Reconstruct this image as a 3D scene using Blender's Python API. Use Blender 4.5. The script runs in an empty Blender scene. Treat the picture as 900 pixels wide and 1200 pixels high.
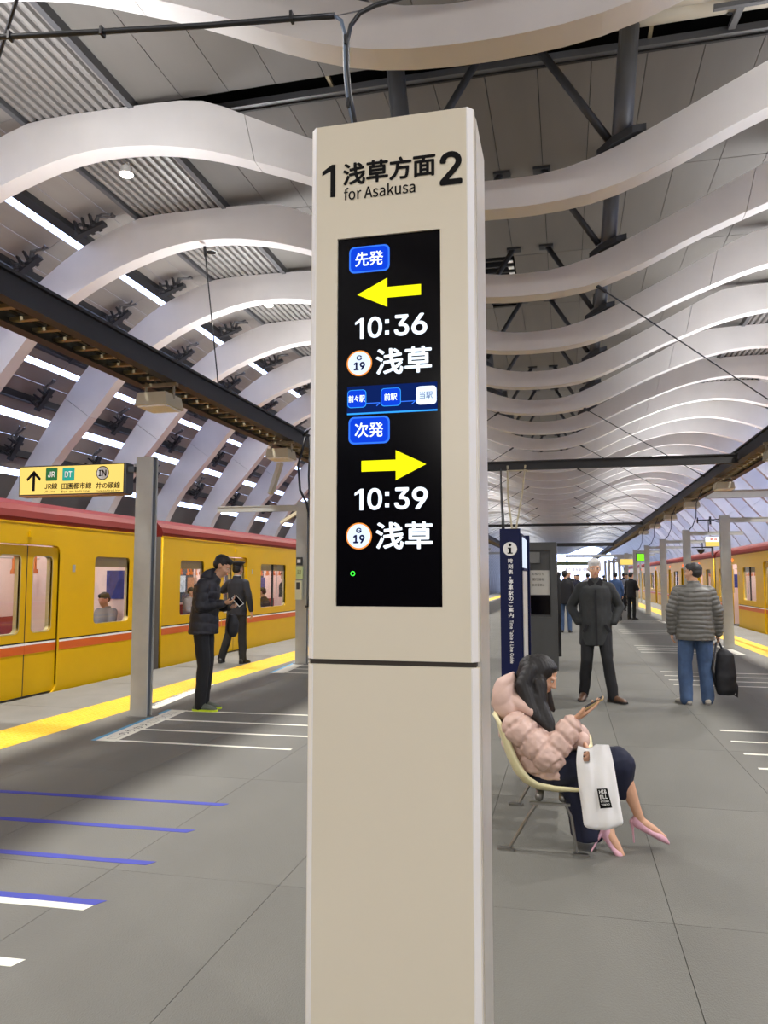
import bpy, bmesh, math, random
from math import sin, cos, pi, radians as RD
from mathutils import Vector, Matrix, Euler, noise
random.seed(7)
C = bpy.context.scene.collection
S = bpy.context.scene

# ------------------------------------------------------------------ camera
F, VX, VY, H = 901.0, 663.0, 677.0, 1.5
PITCH = math.atan((VY - 600) / F)
YAW = math.atan((VX - 450) * cos(PITCH) / F)
_r = Vector((cos(YAW), sin(YAW), 0))
_f = Vector((-sin(YAW) * cos(PITCH), cos(YAW) * cos(PITCH), sin(PITCH)))
_u = _r.cross(_f)
cam = bpy.data.objects.new('camera', bpy.data.cameras.new('camera'))
C.objects.link(cam)
cam.data.sensor_fit = 'VERTICAL'
cam.data.sensor_height = 24
cam.data.lens = F / 1200 * 24
cam.data.clip_start = 0.05
cam.data.clip_end = 600
cam.matrix_world = Matrix(((_r.x, _u.x, -_f.x, 0), (_r.y, _u.y, -_f.y, 0), (_r.z, _u.z, -_f.z, H), (0, 0, 0, 1)))
S.camera = cam

def at(px, py, Y):
    """world point of a photograph pixel on the plane at distance Y along the platform"""
    d = _r * ((px - 450) / F) - _u * ((py - 600) / F) + _f
    return Vector((0, 0, H)) + d * (Y / d.y)

# ------------------------------------------------------------------ world, exposure
w = bpy.data.worlds.new('sky'); S.world = w; w.use_nodes = True
bg = w.node_tree.nodes['Background']
bg.inputs[0].default_value = (0.50, 0.62, 1.0, 1)
bg.inputs[1].default_value = 4.6
S.view_settings.view_transform = 'Standard'
S.view_settings.look = 'None'
S.view_settings.exposure = 0.55
S.view_settings.gamma = 1.0
S.view_settings.use_curve_mapping = False
S.cycles.max_bounces = 8
S.cycles.diffuse_bounces = 4
S.cycles.caustics_reflective = False
S.cycles.caustics_refractive = False
S.cycles.sample_clamp_indirect = 6
LAMP_W = 100.0        # platform downlights under the roof
FILL_W = 130.0        # added fill lights behind the camera, brightening surfaces that face it
UP_W = 26.0          # uplights on the cable trays

# ------------------------------------------------------------------ materials
def srgb(r, g, b):
    f = lambda c: ((c / 255 + 0.055) / 1.055) ** 2.4 if c > 10 else c / 255 / 12.92
    return (f(r), f(g), f(b), 1)

MATS = {}
def mat(name, col, rough=0.6, metal=0.0, emit=0.0, noise_amt=0.0, nscale=8.0, bump=0.0, bscale=40.0, spec=0.5, trans=0.0, rand=0.0, coat=0.0, stretch=None):
    if name in MATS: return MATS[name]
    m = bpy.data.materials.new(name); MATS[name] = m; m.use_nodes = True
    nt = m.node_tree; N = nt.nodes; L = nt.links; b = N['Principled BSDF']
    b.inputs['Base Color'].default_value = col
    b.inputs['Roughness'].default_value = rough
    b.inputs['Metallic'].default_value = metal
    b.inputs['Specular IOR Level'].default_value = spec
    if coat: b.inputs['Coat Weight'].default_value = coat; b.inputs['Coat Roughness'].default_value = 0.15
    if trans: b.inputs['Transmission Weight'].default_value = trans
    if emit:
        b.inputs['Emission Color'].default_value = col; b.inputs['Emission Strength'].default_value = emit
    if noise_amt or bump or rand:
        tc = N.new('ShaderNodeTexCoord'); src = tc.outputs['Object']
        if stretch:
            mp = N.new('ShaderNodeMapping'); mp.inputs['Scale'].default_value = stretch
            L.new(src, mp.inputs[0]); src = mp.outputs[0]
    if noise_amt or rand:
        n = N.new('ShaderNodeTexNoise'); n.inputs['Scale'].default_value = nscale; n.inputs['Detail'].default_value = 6
        L.new(src, n.inputs['Vector'])
        mr = N.new('ShaderNodeMapRange'); mr.inputs[1].default_value = 0.3; mr.inputs[2].default_value = 0.7
        mr.inputs[3].default_value = 1 - noise_amt; mr.inputs[4].default_value = 1 + noise_amt
        L.new(n.outputs['Fac'], mr.inputs[0])
        out = mr.outputs[0]
        if rand:
            oi = N.new('ShaderNodeObjectInfo'); m2 = N.new('ShaderNodeMapRange')
            m2.inputs[3].default_value = 1 - rand; m2.inputs[4].default_value = 1 + rand
            L.new(oi.outputs['Random'], m2.inputs[0])
            mu = N.new('ShaderNodeMath'); mu.operation = 'MULTIPLY'
            L.new(out, mu.inputs[0]); L.new(m2.outputs[0], mu.inputs[1]); out = mu.outputs[0]
        vm = N.new('ShaderNodeVectorMath'); vm.operation = 'SCALE'; vm.inputs[0].default_value = col[:3]
        L.new(out, vm.inputs['Scale']); L.new(vm.outputs[0], b.inputs['Base Color'])
    if bump:
        n2 = N.new('ShaderNodeTexNoise'); n2.inputs['Scale'].default_value = bscale; n2.inputs['Detail'].default_value = 4
        L.new(src, n2.inputs['Vector'])
        bp = N.new('ShaderNodeBump'); bp.inputs['Strength'].default_value = bump; bp.inputs['Distance'].default_value = 0.01
        L.new(n2.outputs['Fac'], bp.inputs['Height']); L.new(bp.outputs[0], b.inputs['Normal'])
    return m

def glow(name, col, strength):
    m = bpy.data.materials.new(name); m.use_nodes = True; nt = m.node_tree
    nt.nodes.clear(); e = nt.nodes.new('ShaderNodeEmission'); o = nt.nodes.new('ShaderNodeOutputMaterial')
    e.inputs[0].default_value = col; e.inputs[1].default_value = strength; nt.links.new(e.outputs[0], o.inputs[0])
    MATS[name] = m; return m

M_rib = mat('rib_white', srgb(220, 216, 212), 0.38, noise_amt=0.05, nscale=1.5, spec=0.4)
M_roofp = mat('roof_panel', srgb(104, 100, 94), 0.6, noise_amt=0.05, nscale=2, rand=0.05)
M_plank = mat('roof_plank_grey', srgb(152, 147, 140), 0.55, noise_amt=0.06, nscale=2, rand=0.06)
M_deck = mat('deck_metal', srgb(134, 130, 126), 0.45, metal=0.2, noise_amt=0.05, nscale=3)
M_dark = mat('blanking_black', srgb(22, 23, 25), 0.8)
M_steel = mat('steel_grey', srgb(98, 99, 101), 0.42, metal=0.3, noise_amt=0.05, nscale=4)
M_steeld = mat('steel_dark', srgb(58, 59, 61), 0.5, metal=0.3, noise_amt=0.06, nscale=5)
M_tray = mat('tray_dark', srgb(50, 50, 50), 0.55, metal=0.2)
M_trayl = mat('tray_galv', srgb(150, 140, 115), 0.45, metal=0.5)
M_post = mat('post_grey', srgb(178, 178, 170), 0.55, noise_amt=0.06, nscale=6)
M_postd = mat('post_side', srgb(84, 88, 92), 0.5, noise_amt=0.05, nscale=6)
M_floor = mat('floor_sheet', srgb(104, 103, 96), 0.55, noise_amt=0.10, nscale=1.6, bump=0.35, bscale=160, spec=0.35, rand=0.035)
M_floorb = mat('floor_base', srgb(60, 60, 57), 0.8)
M_edge = mat('platform_edge_grey', srgb(112, 111, 106), 0.6, noise_amt=0.08, nscale=3, bump=0.2, bscale=120)
M_yel = mat('tactile_yellow', srgb(222, 176, 18), 0.55, noise_amt=0.07, nscale=12, rand=0.03)
M_bluet = mat('blue_tape', srgb(42, 52, 158), 0.6)
M_whitet = mat('white_tape', srgb(228, 226, 210), 0.6, noise_amt=0.05, nscale=20)
M_cyan = mat('cyan_tape', srgb(90, 165, 205), 0.6)
M_ink = mat('ink_black', srgb(11, 10, 10), 0.6, spec=.12)
M_beige = mat('sign_beige', srgb(208, 199, 178), 0.38, noise_amt=0.015, nscale=3, spec=0.5)
M_beigeb = mat('sign_bright_edge', srgb(222, 219, 214), 0.3, spec=0.5)
M_gap = mat('gap_brown', srgb(50, 42, 34), 0.7)
M_screen = mat('screen_black', srgb(6, 5, 8), 0.12, spec=0.2)
M_cable = mat('cable_black', srgb(30, 33, 38), 0.35)
M_cableb = mat('cable_bluegrey', srgb(95, 110, 130), 0.35)
M_tyel = mat('train_yellow', srgb(214, 170, 0), 0.4, spec=.25, noise_amt=0.02, nscale=2)
M_tred = mat('train_red_roof', srgb(108, 36, 30), 0.5, spec=.15)
M_tdark = mat('train_under', srgb(50, 48, 46), 0.7)
M_tint = mat('train_inner_pink', srgb(238, 214, 206), 0.6)
M_tseat = mat('train_seat_red', srgb(150, 40, 50), 0.8)
M_torange = mat('stripe_orange', srgb(206, 92, 22), 0.4)
M_rubber = mat('rubber', srgb(24, 22, 20), 0.6)
M_frame = mat('train_frame_silver', srgb(196, 180, 130), 0.35, metal=0.4)
M_silver = mat('silver', srgb(190, 190, 188), 0.3, metal=0.7)
M_glass = mat('train_glass', (0.9, 0.95, 0.95, 1), 0.03, trans=1.0)
M_glass.node_tree.nodes['Principled BSDF'].inputs['IOR'].default_value = 1.1
M_skin = mat('skin', srgb(206, 160, 130), 0.55, noise_amt=0.03, nscale=20)
M_hair = mat('hair_black', srgb(20, 16, 15), 0.55, bump=0.5, bscale=60, stretch=(1, 1, 0.15))
M_hairg = mat('hair_grey', srgb(196, 194, 190), 0.6, bump=0.4, bscale=60)
M_hairsp = mat('hair_salt', srgb(46, 44, 42), 0.6, bump=0.5, bscale=80)
M_eye = mat('eye_dark', srgb(30, 22, 18), 0.2)
M_eyew = mat('eye_white', srgb(225, 220, 214), 0.3)
M_lip = mat('lip', srgb(170, 95, 90), 0.5)
M_seat = mat('seat_cream', srgb(226, 218, 172), 0.4)
M_chrome = mat('chrome', srgb(150, 148, 142), 0.3, metal=0.9)
M_blk = mat('black_metal', srgb(24, 24, 26), 0.4)
M_blue = mat('sign_navy', srgb(10, 20, 62), 0.5, spec=.2)
M_white = mat('paint_white', srgb(236, 236, 232), 0.5)
M_kiosk = mat('kiosk_grey', srgb(60, 61, 60), 0.5, noise_amt=0.05)
M_cream = mat('duct_cream', srgb(205, 198, 182), 0.5)
M_lampb = mat('lamp_case', srgb(190, 180, 150), 0.5)
G_white = glow('screen_white', srgb(225, 238, 250), 1.15)
G_yel = glow('screen_yellow', srgb(240, 238, 20), 1.0)
G_blue = glow('screen_blue', srgb(16, 62, 205), 0.9)
G_blue2 = glow('screen_blue_edge', srgb(50, 110, 235), 1.0)
G_navy = glow('screen_navy', srgb(14, 34, 92), 0.8)
G_cyan = glow('screen_cyan', srgb(50, 150, 240), 1.0)
G_orange = glow('screen_orange', srgb(230, 140, 60), 1.0)
G_disc = glow('screen_disc', srgb(205, 220, 245), 1.0)
G_pale = glow('screen_pale', srgb(215, 232, 255), 1.0)
G_green = glow('led_green', srgb(60, 230, 60), 1.4)
G_ink = glow('screen_ink', srgb(16, 22, 60), 0.8)
G_greyt = glow('screen_greytext', srgb(120, 140, 175), 0.8)
G_lamp = glow('lamp_glow', (1, 0.93, 0.82, 1), 40)
G_tlamp = glow('train_lamp', (1, 0.93, 0.9, 1), 9)
G_fill = glow('fill_glow', (1, 0.97, 0.93, 1), 6)
G_signy = glow('sign_yellow', srgb(244, 208, 110), 0.85)
G_far = glow('far_lit_sign', srgb(245, 245, 250), 1.6)
G_red = glow('door_lamp_red', srgb(255, 90, 30), 3.0)
G_exit = glow('exit_green', srgb(120, 220, 40), 1.1)
G_panel = glow('board_lit', srgb(205, 215, 235), 0.9)

# ------------------------------------------------------------------ mesh helpers
class MB:
    def __init__(s): s.v = []; s.f = []; s.m = []
    def add(s, vs, fs, mi=0):
        o = len(s.v); s.v += [tuple(v) for v in vs]; s.f += [tuple(i + o for i in f) for f in fs]; s.m += [mi] * len(fs); return s
    def box(s, x0, x1, y0, y1, z0, z1, mi=0):
        return s.add([(x0, y0, z0), (x1, y0, z0), (x1, y1, z0), (x0, y1, z0), (x0, y0, z1), (x1, y0, z1), (x1, y1, z1), (x0, y1, z1)],
                     [(0, 3, 2, 1), (4, 5, 6, 7), (0, 1, 5, 4), (1, 2, 6, 5), (2, 3, 7, 6), (3, 0, 4, 7)], mi)
    def bar(s, p0, p1, wd, ht, up=(0, 0, 1), mi=0):
        p0 = Vector(p0); p1 = Vector(p1); d = (p1 - p0).normalized(); up = Vector(up)
        if abs(d.dot(up)) > 0.99: up = Vector((1, 0, 0))
        a = d.cross(up).normalized() * wd / 2; b = a.cross(d).normalized() * ht / 2
        vs = [p + i * a + j * b for p in (p0, p1) for i, j in ((-1, -1), (1, -1), (1, 1), (-1, 1))]
        return s.add(vs, [(3, 2, 1, 0), (4, 5, 6, 7), (0, 1, 5, 4), (1, 2, 6, 5), (2, 3, 7, 6), (3, 0, 4, 7)], mi)
    def cyl(s, p0, p1, r0, r1=None, n=12, mi=0):
        r1 = r0 if r1 is None else r1
        p0 = Vector(p0); p1 = Vector(p1); d = (p1 - p0).normalized()
        a = d.orthogonal().normalized(); b = d.cross(a)
        vs = [p + (a * cos(2 * pi * k / n) + b * sin(2 * pi * k / n)) * r for p, r in ((p0, r0), (p1, r1)) for k in range(n)]
        fs = [(k, (k + 1) % n, n + (k + 1) % n, n + k) for k in range(n)] + [tuple(reversed(range(n))), tuple(range(n, 2 * n))]
        return s.add(vs, fs, mi)
    def tube(s, pts, r, n=8, mi=0, closed=False):
        pts = [Vector(p) for p in pts]; rings = []; a = None
        for i, p in enumerate(pts):
            d = (pts[min(i + 1, len(pts) - 1)] - pts[max(i - 1, 0)]).normalized()
            a = d.orthogonal().normalized() if a is None else (a - d * a.dot(d)).normalized()
            b = d.cross(a); rr = r[i] if isinstance(r, (list, tuple)) else r
            rings.append([p + (a * cos(2 * pi * k / n) + b * sin(2 * pi * k / n)) * rr for k in range(n)])
        vs = [v for rg in rings for v in rg]
        fs = [(i * n + k, i * n + (k + 1) % n, (i + 1) * n + (k + 1) % n, (i + 1) * n + k) for i in range(len(pts) - 1) for k in range(n)]
        fs += [tuple(reversed(range(n))), tuple(range((len(pts) - 1) * n, len(pts) * n))]
        return s.add(vs, fs, mi)
    def prism(s, pts, axis, a0, a1, mi=0):
        """closed polygon pts (2-D) extruded along axis 'x','y','z' from a0 to a1"""
        def P(p, a):
            return (a, p[0], p[1]) if axis == 'x' else (p[0], a, p[1]) if axis == 'y' else (p[0], p[1], a)
        n = len(pts); vs = [P(p, a0) for p in pts] + [P(p, a1) for p in pts]
        fs = [(k, (k + 1) % n, n + (k + 1) % n, n + k) for k in range(n)] + [tuple(reversed(range(n))), tuple(range(n, 2 * n))]
        return s.add(vs, fs, mi)
    def mesh(s, name, mats, smooth=False, fix=True):
        me = bpy.data.meshes.new(name); me.from_pydata(s.v, [], s.f)
        for m in (mats if isinstance(mats, (list, tuple)) else [mats]): me.materials.append(m)
        me.polygons.foreach_set('material_index', s.m)
        if fix:
            bm = bmesh.new(); bm.from_mesh(me); bmesh.ops.recalc_face_normals(bm, faces=bm.faces); bm.to_mesh(me); bm.free()
        if smooth: me.polygons.foreach_set('use_smooth', [True] * len(me.polygons))
        me.update(); return me
    def build(s, name, mats, parent=None, smooth=False, loc=None, fix=True):
        return link(name, s.mesh(name, mats, smooth, fix), parent, loc)

def link(name, data, parent=None, loc=None, rot=None, scale=None):
    o = bpy.data.objects.new(name, data); C.objects.link(o)
    if parent: o.parent = parent
    if loc is not None: o.location = loc
    if rot is not None: o.rotation_euler = rot
    if scale is not None: o.scale = scale
    return o
def tag(o, label=None, cat=None, group=None, kind=None):
    if label: o['label'] = label
    if cat: o['category'] = cat
    if group: o['group'] = group
    if kind: o['kind'] = kind
    return o
def empty(name, loc=(0, 0, 0), rz=0, label=None, cat=None, group=None, kind=None):
    o = link(name, None, None, loc, (0, 0, rz)); o.empty_display_size = 0.1
    return tag(o, label, cat, group, kind)
def auto_smooth(o, ang=0.6):
    me = o.data; me.polygons.foreach_set('use_smooth', [True] * len(me.polygons))
    bm = bmesh.new(); bm.from_mesh(me)
    for e in bm.edges:
        if len(e.link_faces) == 2 and e.calc_face_angle(0) > ang: e.smooth = False
    bm.to_mesh(me); bm.free()
def copy_tree(o, parent=None):
    c = o.copy(); C.objects.link(c); c.parent = parent
    for ch in list(KIDS.get(o.name, [])) or [x for x in bpy.data.objects if x.parent == o]:
        copy_tree(ch, c)
    return c
KIDS = {}

_tc = {}
def _font(fn):
    try:
        import os
        for kind in ('LOCAL', 'SYSTEM'):
            q = os.path.join(bpy.utils.resource_path(kind), 'datafiles', 'fonts', fn)
            if os.path.exists(q): return bpy.data.fonts.load(q)
    except Exception: pass
    return None
F_LAT = _font('Inter.woff2'); F_CJK = _font('Noto Sans CJK Regular.woff2')
def text_mesh(body, bold=0.0, extrude=0.0, res=3):
    k = (body, bold, extrude)
    if k in _tc: return _tc[k].copy()
    cu = bpy.data.curves.new('t', 'FONT'); cu.body = body; cu.size = 1
    cjk = any(ord(c) > 0x2000 for c in body) or 'Asak' in body; fo = F_CJK if cjk else F_LAT
    if fo: cu.font = fo
    if cjk: bold *= 1.3
    cu.extrude = extrude; cu.resolution_u = res
    o = bpy.data.objects.new('t', cu); C.objects.link(o)
    dg = bpy.context.evaluated_depsgraph_get()
    me = bpy.data.meshes.new_from_object(o.evaluated_get(dg), depsgraph=dg)
    bpy.data.objects.remove(o); bpy.data.curves.remove(cu)
    if bold:                                   # heavier strokes: shifted copies of the same outline
        b0 = bold * .5; vs = [v.co.copy() for v in me.vertices]; fs = [tuple(p.vertices) for p in me.polygons]; V_ = []; F_ = []
        for i in range(8):
            d_ = Vector((b0 * cos(pi * i / 4), b0 * sin(pi * i / 4), i)); o_ = len(V_)
            V_ += [v + d_ for v in vs]; F_ += [tuple(q + o_ for q in f) for f in fs]
        me = bpy.data.meshes.new('t'); me.from_pydata(V_, [], F_)
    _tc[k] = me
    return me.copy()
def text_fit(name, body, m, parent, origin, ux, uy, w_, h_, bold=0.0, lift=0.0015, keep=False):
    """lettering fitted to a w x h box whose lower-left corner is origin, along unit vectors ux, uy"""
    me = text_mesh(body, bold)
    xs = [v.co.x for v in me.vertices]; ys = [v.co.y for v in me.vertices]
    x0, x1, y0, y1 = min(xs), max(xs), min(ys), max(ys)
    sx = w_ / (x1 - x0); sy = h_ / (y1 - y0)
    ux = Vector(ux); uy = Vector(uy); n = ux.cross(uy)
    o0 = Vector(origin)
    for v in me.vertices:
        v.co = o0 + ux * ((v.co.x - x0) * sx) + uy * ((v.co.y - y0) * sy) + n * (lift + .0001 * round(v.co.z))
    me.materials.clear(); me.materials.append(m)
    return link(name, me, parent)
XA, ZA = (1, 0, 0), (0, 0, 1)

def plate_with_holes(outer, holes, thick, name, mats, corner=0.06):
    """2-D plate (u,v) with rounded holes, filled by a curve; returned as mesh in xy with thickness along z"""
    cu = bpy.data.curves.new('p', 'CURVE'); cu.dimensions = '2D'; cu.fill_mode = 'BOTH'; cu.extrude = thick / 2; cu.resolution_u = 1
    def spline(pts):
        sp = cu.splines.new('POLY'); sp.points.add(len(pts) - 1)
        for p, q in zip(sp.points, pts): p.co = (q[0], q[1], 0, 1)
        sp.use_cyclic_u = True
    spline(outer)
    for h in holes: spline(rrect(*h[:4], h[4] if len(h) > 4 else corner))
    o = bpy.data.objects.new('p', cu); C.objects.link(o)
    dg = bpy.context.evaluated_depsgraph_get()
    me = bpy.data.meshes.new_from_object(o.evaluated_get(dg), depsgraph=dg)
    bpy.data.objects.remove(o); bpy.data.curves.remove(cu)
    me.materials.clear()
    for m in (mats if isinstance(mats, (list, tuple)) else [mats]): me.materials.append(m)
    me.name = name
    return me
def rrect(x0, x1, y0, y1, r, n=5):
    pts = []
    for cx, cy, a in ((x1 - r, y1 - r, 0), (x0 + r, y1 - r, 90), (x0 + r, y0 + r, 180), (x1 - r, y0 + r, 270)):
        for k in range(n + 1):
            t = RD(a + 90 * k / n); pts.append((cx + r * cos(t), cy + r * sin(t)))
    return pts
def remap(me, fn):
    for v in me.vertices: v.co = fn(v.co)
    bm = bmesh.new(); bm.from_mesh(me); bmesh.ops.remove_doubles(bm, verts=bm.verts, dist=1e-5)
    bmesh.ops.recalc_face_normals(bm, faces=bm.faces); bm.to_mesh(me); bm.free()
    return me

# ================================================================== STATION SHELL
XC = -0.5
BAY = 2.62
Y0 = 5.31                 # front face of rib 0
RIBW = 0.25
NEAR, FAR = -12, 50
LOW = [(0, 5.40), (.8, 5.46), (1.45, 5.66), (2.3, 6.05), (2.8, 6.25), (3.5, 6.5), (4.1, 6.64), (4.6, 6.70), (5.1, 6.70), (5.7, 6.6), (6.6, 6.3), (7.45, 5.83), (7.85, 5.48), (8.6, 4.6), (9.3, 3.8), (9.8, 2.97), (10.1, 2.0), (10.3, -1)]
UPP = [(0, 5.72), (.9, 5.86), (2.24, 6.48), (3.13, 6.92), (3.5, 7.10), (4, 7.18), (5.75, 7.2), (6.36, 7.05), (7.14, 6.72), (7.95, 6.15), (8.5, 5.78), (9.26, 4.83), (10.4, 3.03), (10.9, 2), (11.1, -1)]
SKIN = [(5.9, 7.42), (6.5, 7.36), (7.5, 7.05), (8.4, 6.5), (9.0, 6.0), (9.9, 4.9), (11, 3.0), (11.3, 2), (11.4, -1.2)]
def arc_pts(prof, n):
    """points evenly spaced along a smoothed polyline"""
    P = [Vector(p) for p in prof]; out = []
    def cr(p0, p1, p2, p3, t):
        return 0.5 * ((2 * p1) + (p2 - p0) * t + (2 * p0 - 5 * p1 + 4 * p2 - p3) * t * t + (3 * p1 - p0 - 3 * p2 + p3) * t ** 3)
    for i in range(len(P) - 1):
        a = P[i - 1] if i else Vector((-P[1].x, P[1].y)) if P[0].x == 0 else P[0]
        d = P[i + 2] if i + 2 < len(P) else P[i + 1]
        for k in range(8): out.append(cr(a, P[i], P[i + 1], d, k / 8))
    out.append(P[-1])
    Ls = [0]
    for i in range(1, len(out)): Ls.append(Ls[-1] + (out[i] - out[i - 1]).length)
    res = []; j = 0
    for k in range(n + 1):
        L_ = Ls[-1] * k / n
        while j < len(Ls) - 2 and Ls[j + 1] < L_: j += 1
        t = (L_ - Ls[j]) / max(Ls[j + 1] - Ls[j], 1e-9)
        res.append(out[j].lerp(out[j + 1], t))
    return res
def interp(prof, s):
    for (a, b), (c, d) in zip(prof, prof[1:]):
        if a <= s <= c: return b + (d - b) * (s - a) / (c - a)
    return prof[-1][1]

ceiling = empty('ceiling', (0, 0, 0), kind='structure')
NR = 56
lo = arc_pts(LOW, NR); up = arc_pts(UPP, NR)
mb = MB()
def rib_piece(side, i0, i1, gap0, gap1):
    pts = []
    for i in range(i0, i1 + 1):
        l = lo[i].copy(); u = up[i].copy()
        if i == i0 and gap0: l = l.lerp(lo[i + 1], gap0); u = u.lerp(up[i + 1], gap0)
        if i == i1 and gap1: l = l.lerp(lo[i - 1], gap1); u = u.lerp(up[i - 1], gap1)
        pts.append((l, u))
    n = len(pts); vs = []
    for l, u in pts:
        for (s_, z_) in (l, u):
            for y_ in (0, RIBW): vs.append((XC + side * s_, y_, z_))
    fs = []
    for i in range(n - 1):
        a = i * 4; b = a + 4
        fs += [(a, b, b + 2, a + 2), (a + 1, a + 3, b + 3, b + 1), (a, a + 1, b + 1, b), (a + 2, b + 2, b + 3, a + 3)]
    fs += [(0, 2, 3, 1), ((n - 1) * 4, (n - 1) * 4 + 1, (n - 1) * 4 + 3, (n - 1) * 4 + 2)]
    mb.add(vs, fs)
cuts = [0, 11, 34, NR]
for side in (-1, 1):
    for c0, c1 in zip(cuts, cuts[1:]):
        rib_piece(side, c0, c1, 0.015 if c0 else 0, 0.015 if c1 < NR else 0)
rib_me = mb.mesh('rib', M_rib)
for n in range(NEAR, FAR):
    link('rib', rib_me, ceiling, (0, Y0 + BAY * n, 0))

plank_me = MB().box(-.5, .5, -.5, .5, -.5, .5).mesh('roof_plank', M_plank)
plank_far = MB()
# unit slab pieces (share one mesh) -------------------------------------------------
slab_me = MB().box(-.5, .5, -.5, .5, -.5, .5).mesh('roof_panel', M_roofp)
slab_bm = bmesh.new(); slab_bm.from_mesh(slab_me); slab_bm.free()
# flat ceiling panels above the valley: pitch 0.6 m, one row per bay
def flat_panel_spots(n):
    ya = Y0 + BAY * n + 0.45; yb = ya + BAY - 0.012
    for k in range(15):
        xa = XC - 4.5 + 0.6 * k
        yield xa, xa + 0.592, ya, yb
ZP = 7.3
far_mb = MB()
for n in range(NEAR, FAR):
    for xa, xb, ya, yb in flat_panel_spots(n):
        if n == 0:
            yb = 8.06
        if n == 1: ya = 8.40
        if n == 0 and xa > 0.0:                      # open strip with the cream ducts
            yb = 7.0
        if n == 3 and -1.5 < xa < -0.95: continue      # louvred hatch
        if -1 <= n <= 7:
            link('roof_panel', slab_me, ceiling, ((xa + xb) / 2, (ya + yb) / 2, ZP), None, (xb - xa, yb - ya, 0.03))
        else:
            far_mb.box(xa, xb, ya, yb, ZP - .015, ZP + .015)
# corrugated deck either side of the flat field
for side in (-1, 1):
    d = MB()
    for n in range(NEAR, FAR):
        ya = Y0 + BAY * n + RIBW - 0.02; yb = ya + BAY - RIBW + 0.06
        prof = []; nt_ = 12; s0, s1 = 4.52, 5.98
        for k in range(nt_):
            p = s0 + (s1 - s0) * k / nt_; q = (s1 - s0) / nt_
            prof += [(p, 7.30), (p + q * .2, 7.215), (p + q * .5, 7.20), (p + q * .8, 7.215)]
        prof.append((s1, 7.30))
        m_ = len(prof)
        vs = [(XC + side * s_, y_, z_) for y_ in (ya, yb) for s_, z_ in prof]
        d.add(vs, [(i, i + 1, m_ + i + 1, m_ + i) for i in range(m_ - 1)])
    tag(d.build('corrugated_deck', M_deck, ceiling, fix=False), kind='stuff')
# dark blanking sheet added above the flat field and deck to stop sky leaks
b = MB(); b.box(XC - 6.3, XC + 6.3, Y0 + BAY * NEAR, Y0 + BAY * FAR, 7.9, 8.0)
for side in (-1, 1):
    b.box(min(XC + side * 6.0, XC + side * 6.1), max(XC + side * 6.0, XC + side * 6.1), Y0 + BAY * NEAR, Y0 + BAY * FAR, 7.32, 7.95)
b.build('sky_blanking', M_dark, ceiling)
# edge channels of the deck
for side in (-1, 1):
    for s_ in (4.52, 6.02):
        x_ = XC + side * s_
        MB().box(x_ - .035, x_ + .035, Y0 + BAY * NEAR, Y0 + BAY * FAR, 7.17, 7.30).build('edge_channel', M_steel, ceiling)
# the transverse slot: two rails, hangers, a black duct inside
MB().box(XC - 4.5, XC + 4.5, 8.33, 8.40, 7.26, 7.34).build('slot_rail', M_steel, ceiling)
MB().box(XC - 4.5, XC + 4.5, 8.40, 8.43, 7.24, 7.30).build('slot_rail', M_rubber, ceiling)
for x_ in (-2.6, -0.9, 1.0):
    MB().box(x_ - .02, x_ + .02, 8.05, 8.36, 7.33, 7.37).build('slot_hanger', M_trayl, ceiling)
t = MB(); t.bar((1.75, 8.1, 7.30), (1.85, 7.95, 7.62), .05, .05); t.bar((1.55, 7.8, 7.18), (2.1, 7.8, 7.18), .05, .05); t.bar((1.82, 8.3, 7.3), (1.82, 7.8, 7.2), .07, .05)
t.build('tee_bracket', M_steel, ceiling)
for y_, z_, r_ in ((8.05, 7.42, .12), (7.77, 7.40, .14), (7.44, 7.4, .16), (7.12, 7.4, .12)):
    MB().cyl((0.12, y_, z_), (4.0, y_, z_), r_, n=16).build('air_duct', M_cream, ceiling, smooth=True)
# louvred hatch in the fourth bay
h = MB(); xa, xb, ya, yb = -1.42, -0.83, Y0 + BAY * 3 + .45, Y0 + BAY * 4 + .42
for k in range(9):
    y_ = ya + .12 + k * .28; h.bar((xa, y_, 7.33), (xb, y_, 7.33), .05, .12)
h.build('hatch_louvre', M_steeld, ceiling)
h = MB()
for k in range(8): h.box(xb - .1, xb, ya + .1 + k * .3, ya + .25 + k * .3, 7.27, 7.29)
h.build('hatch_vent', M_white, ceiling)

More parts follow.
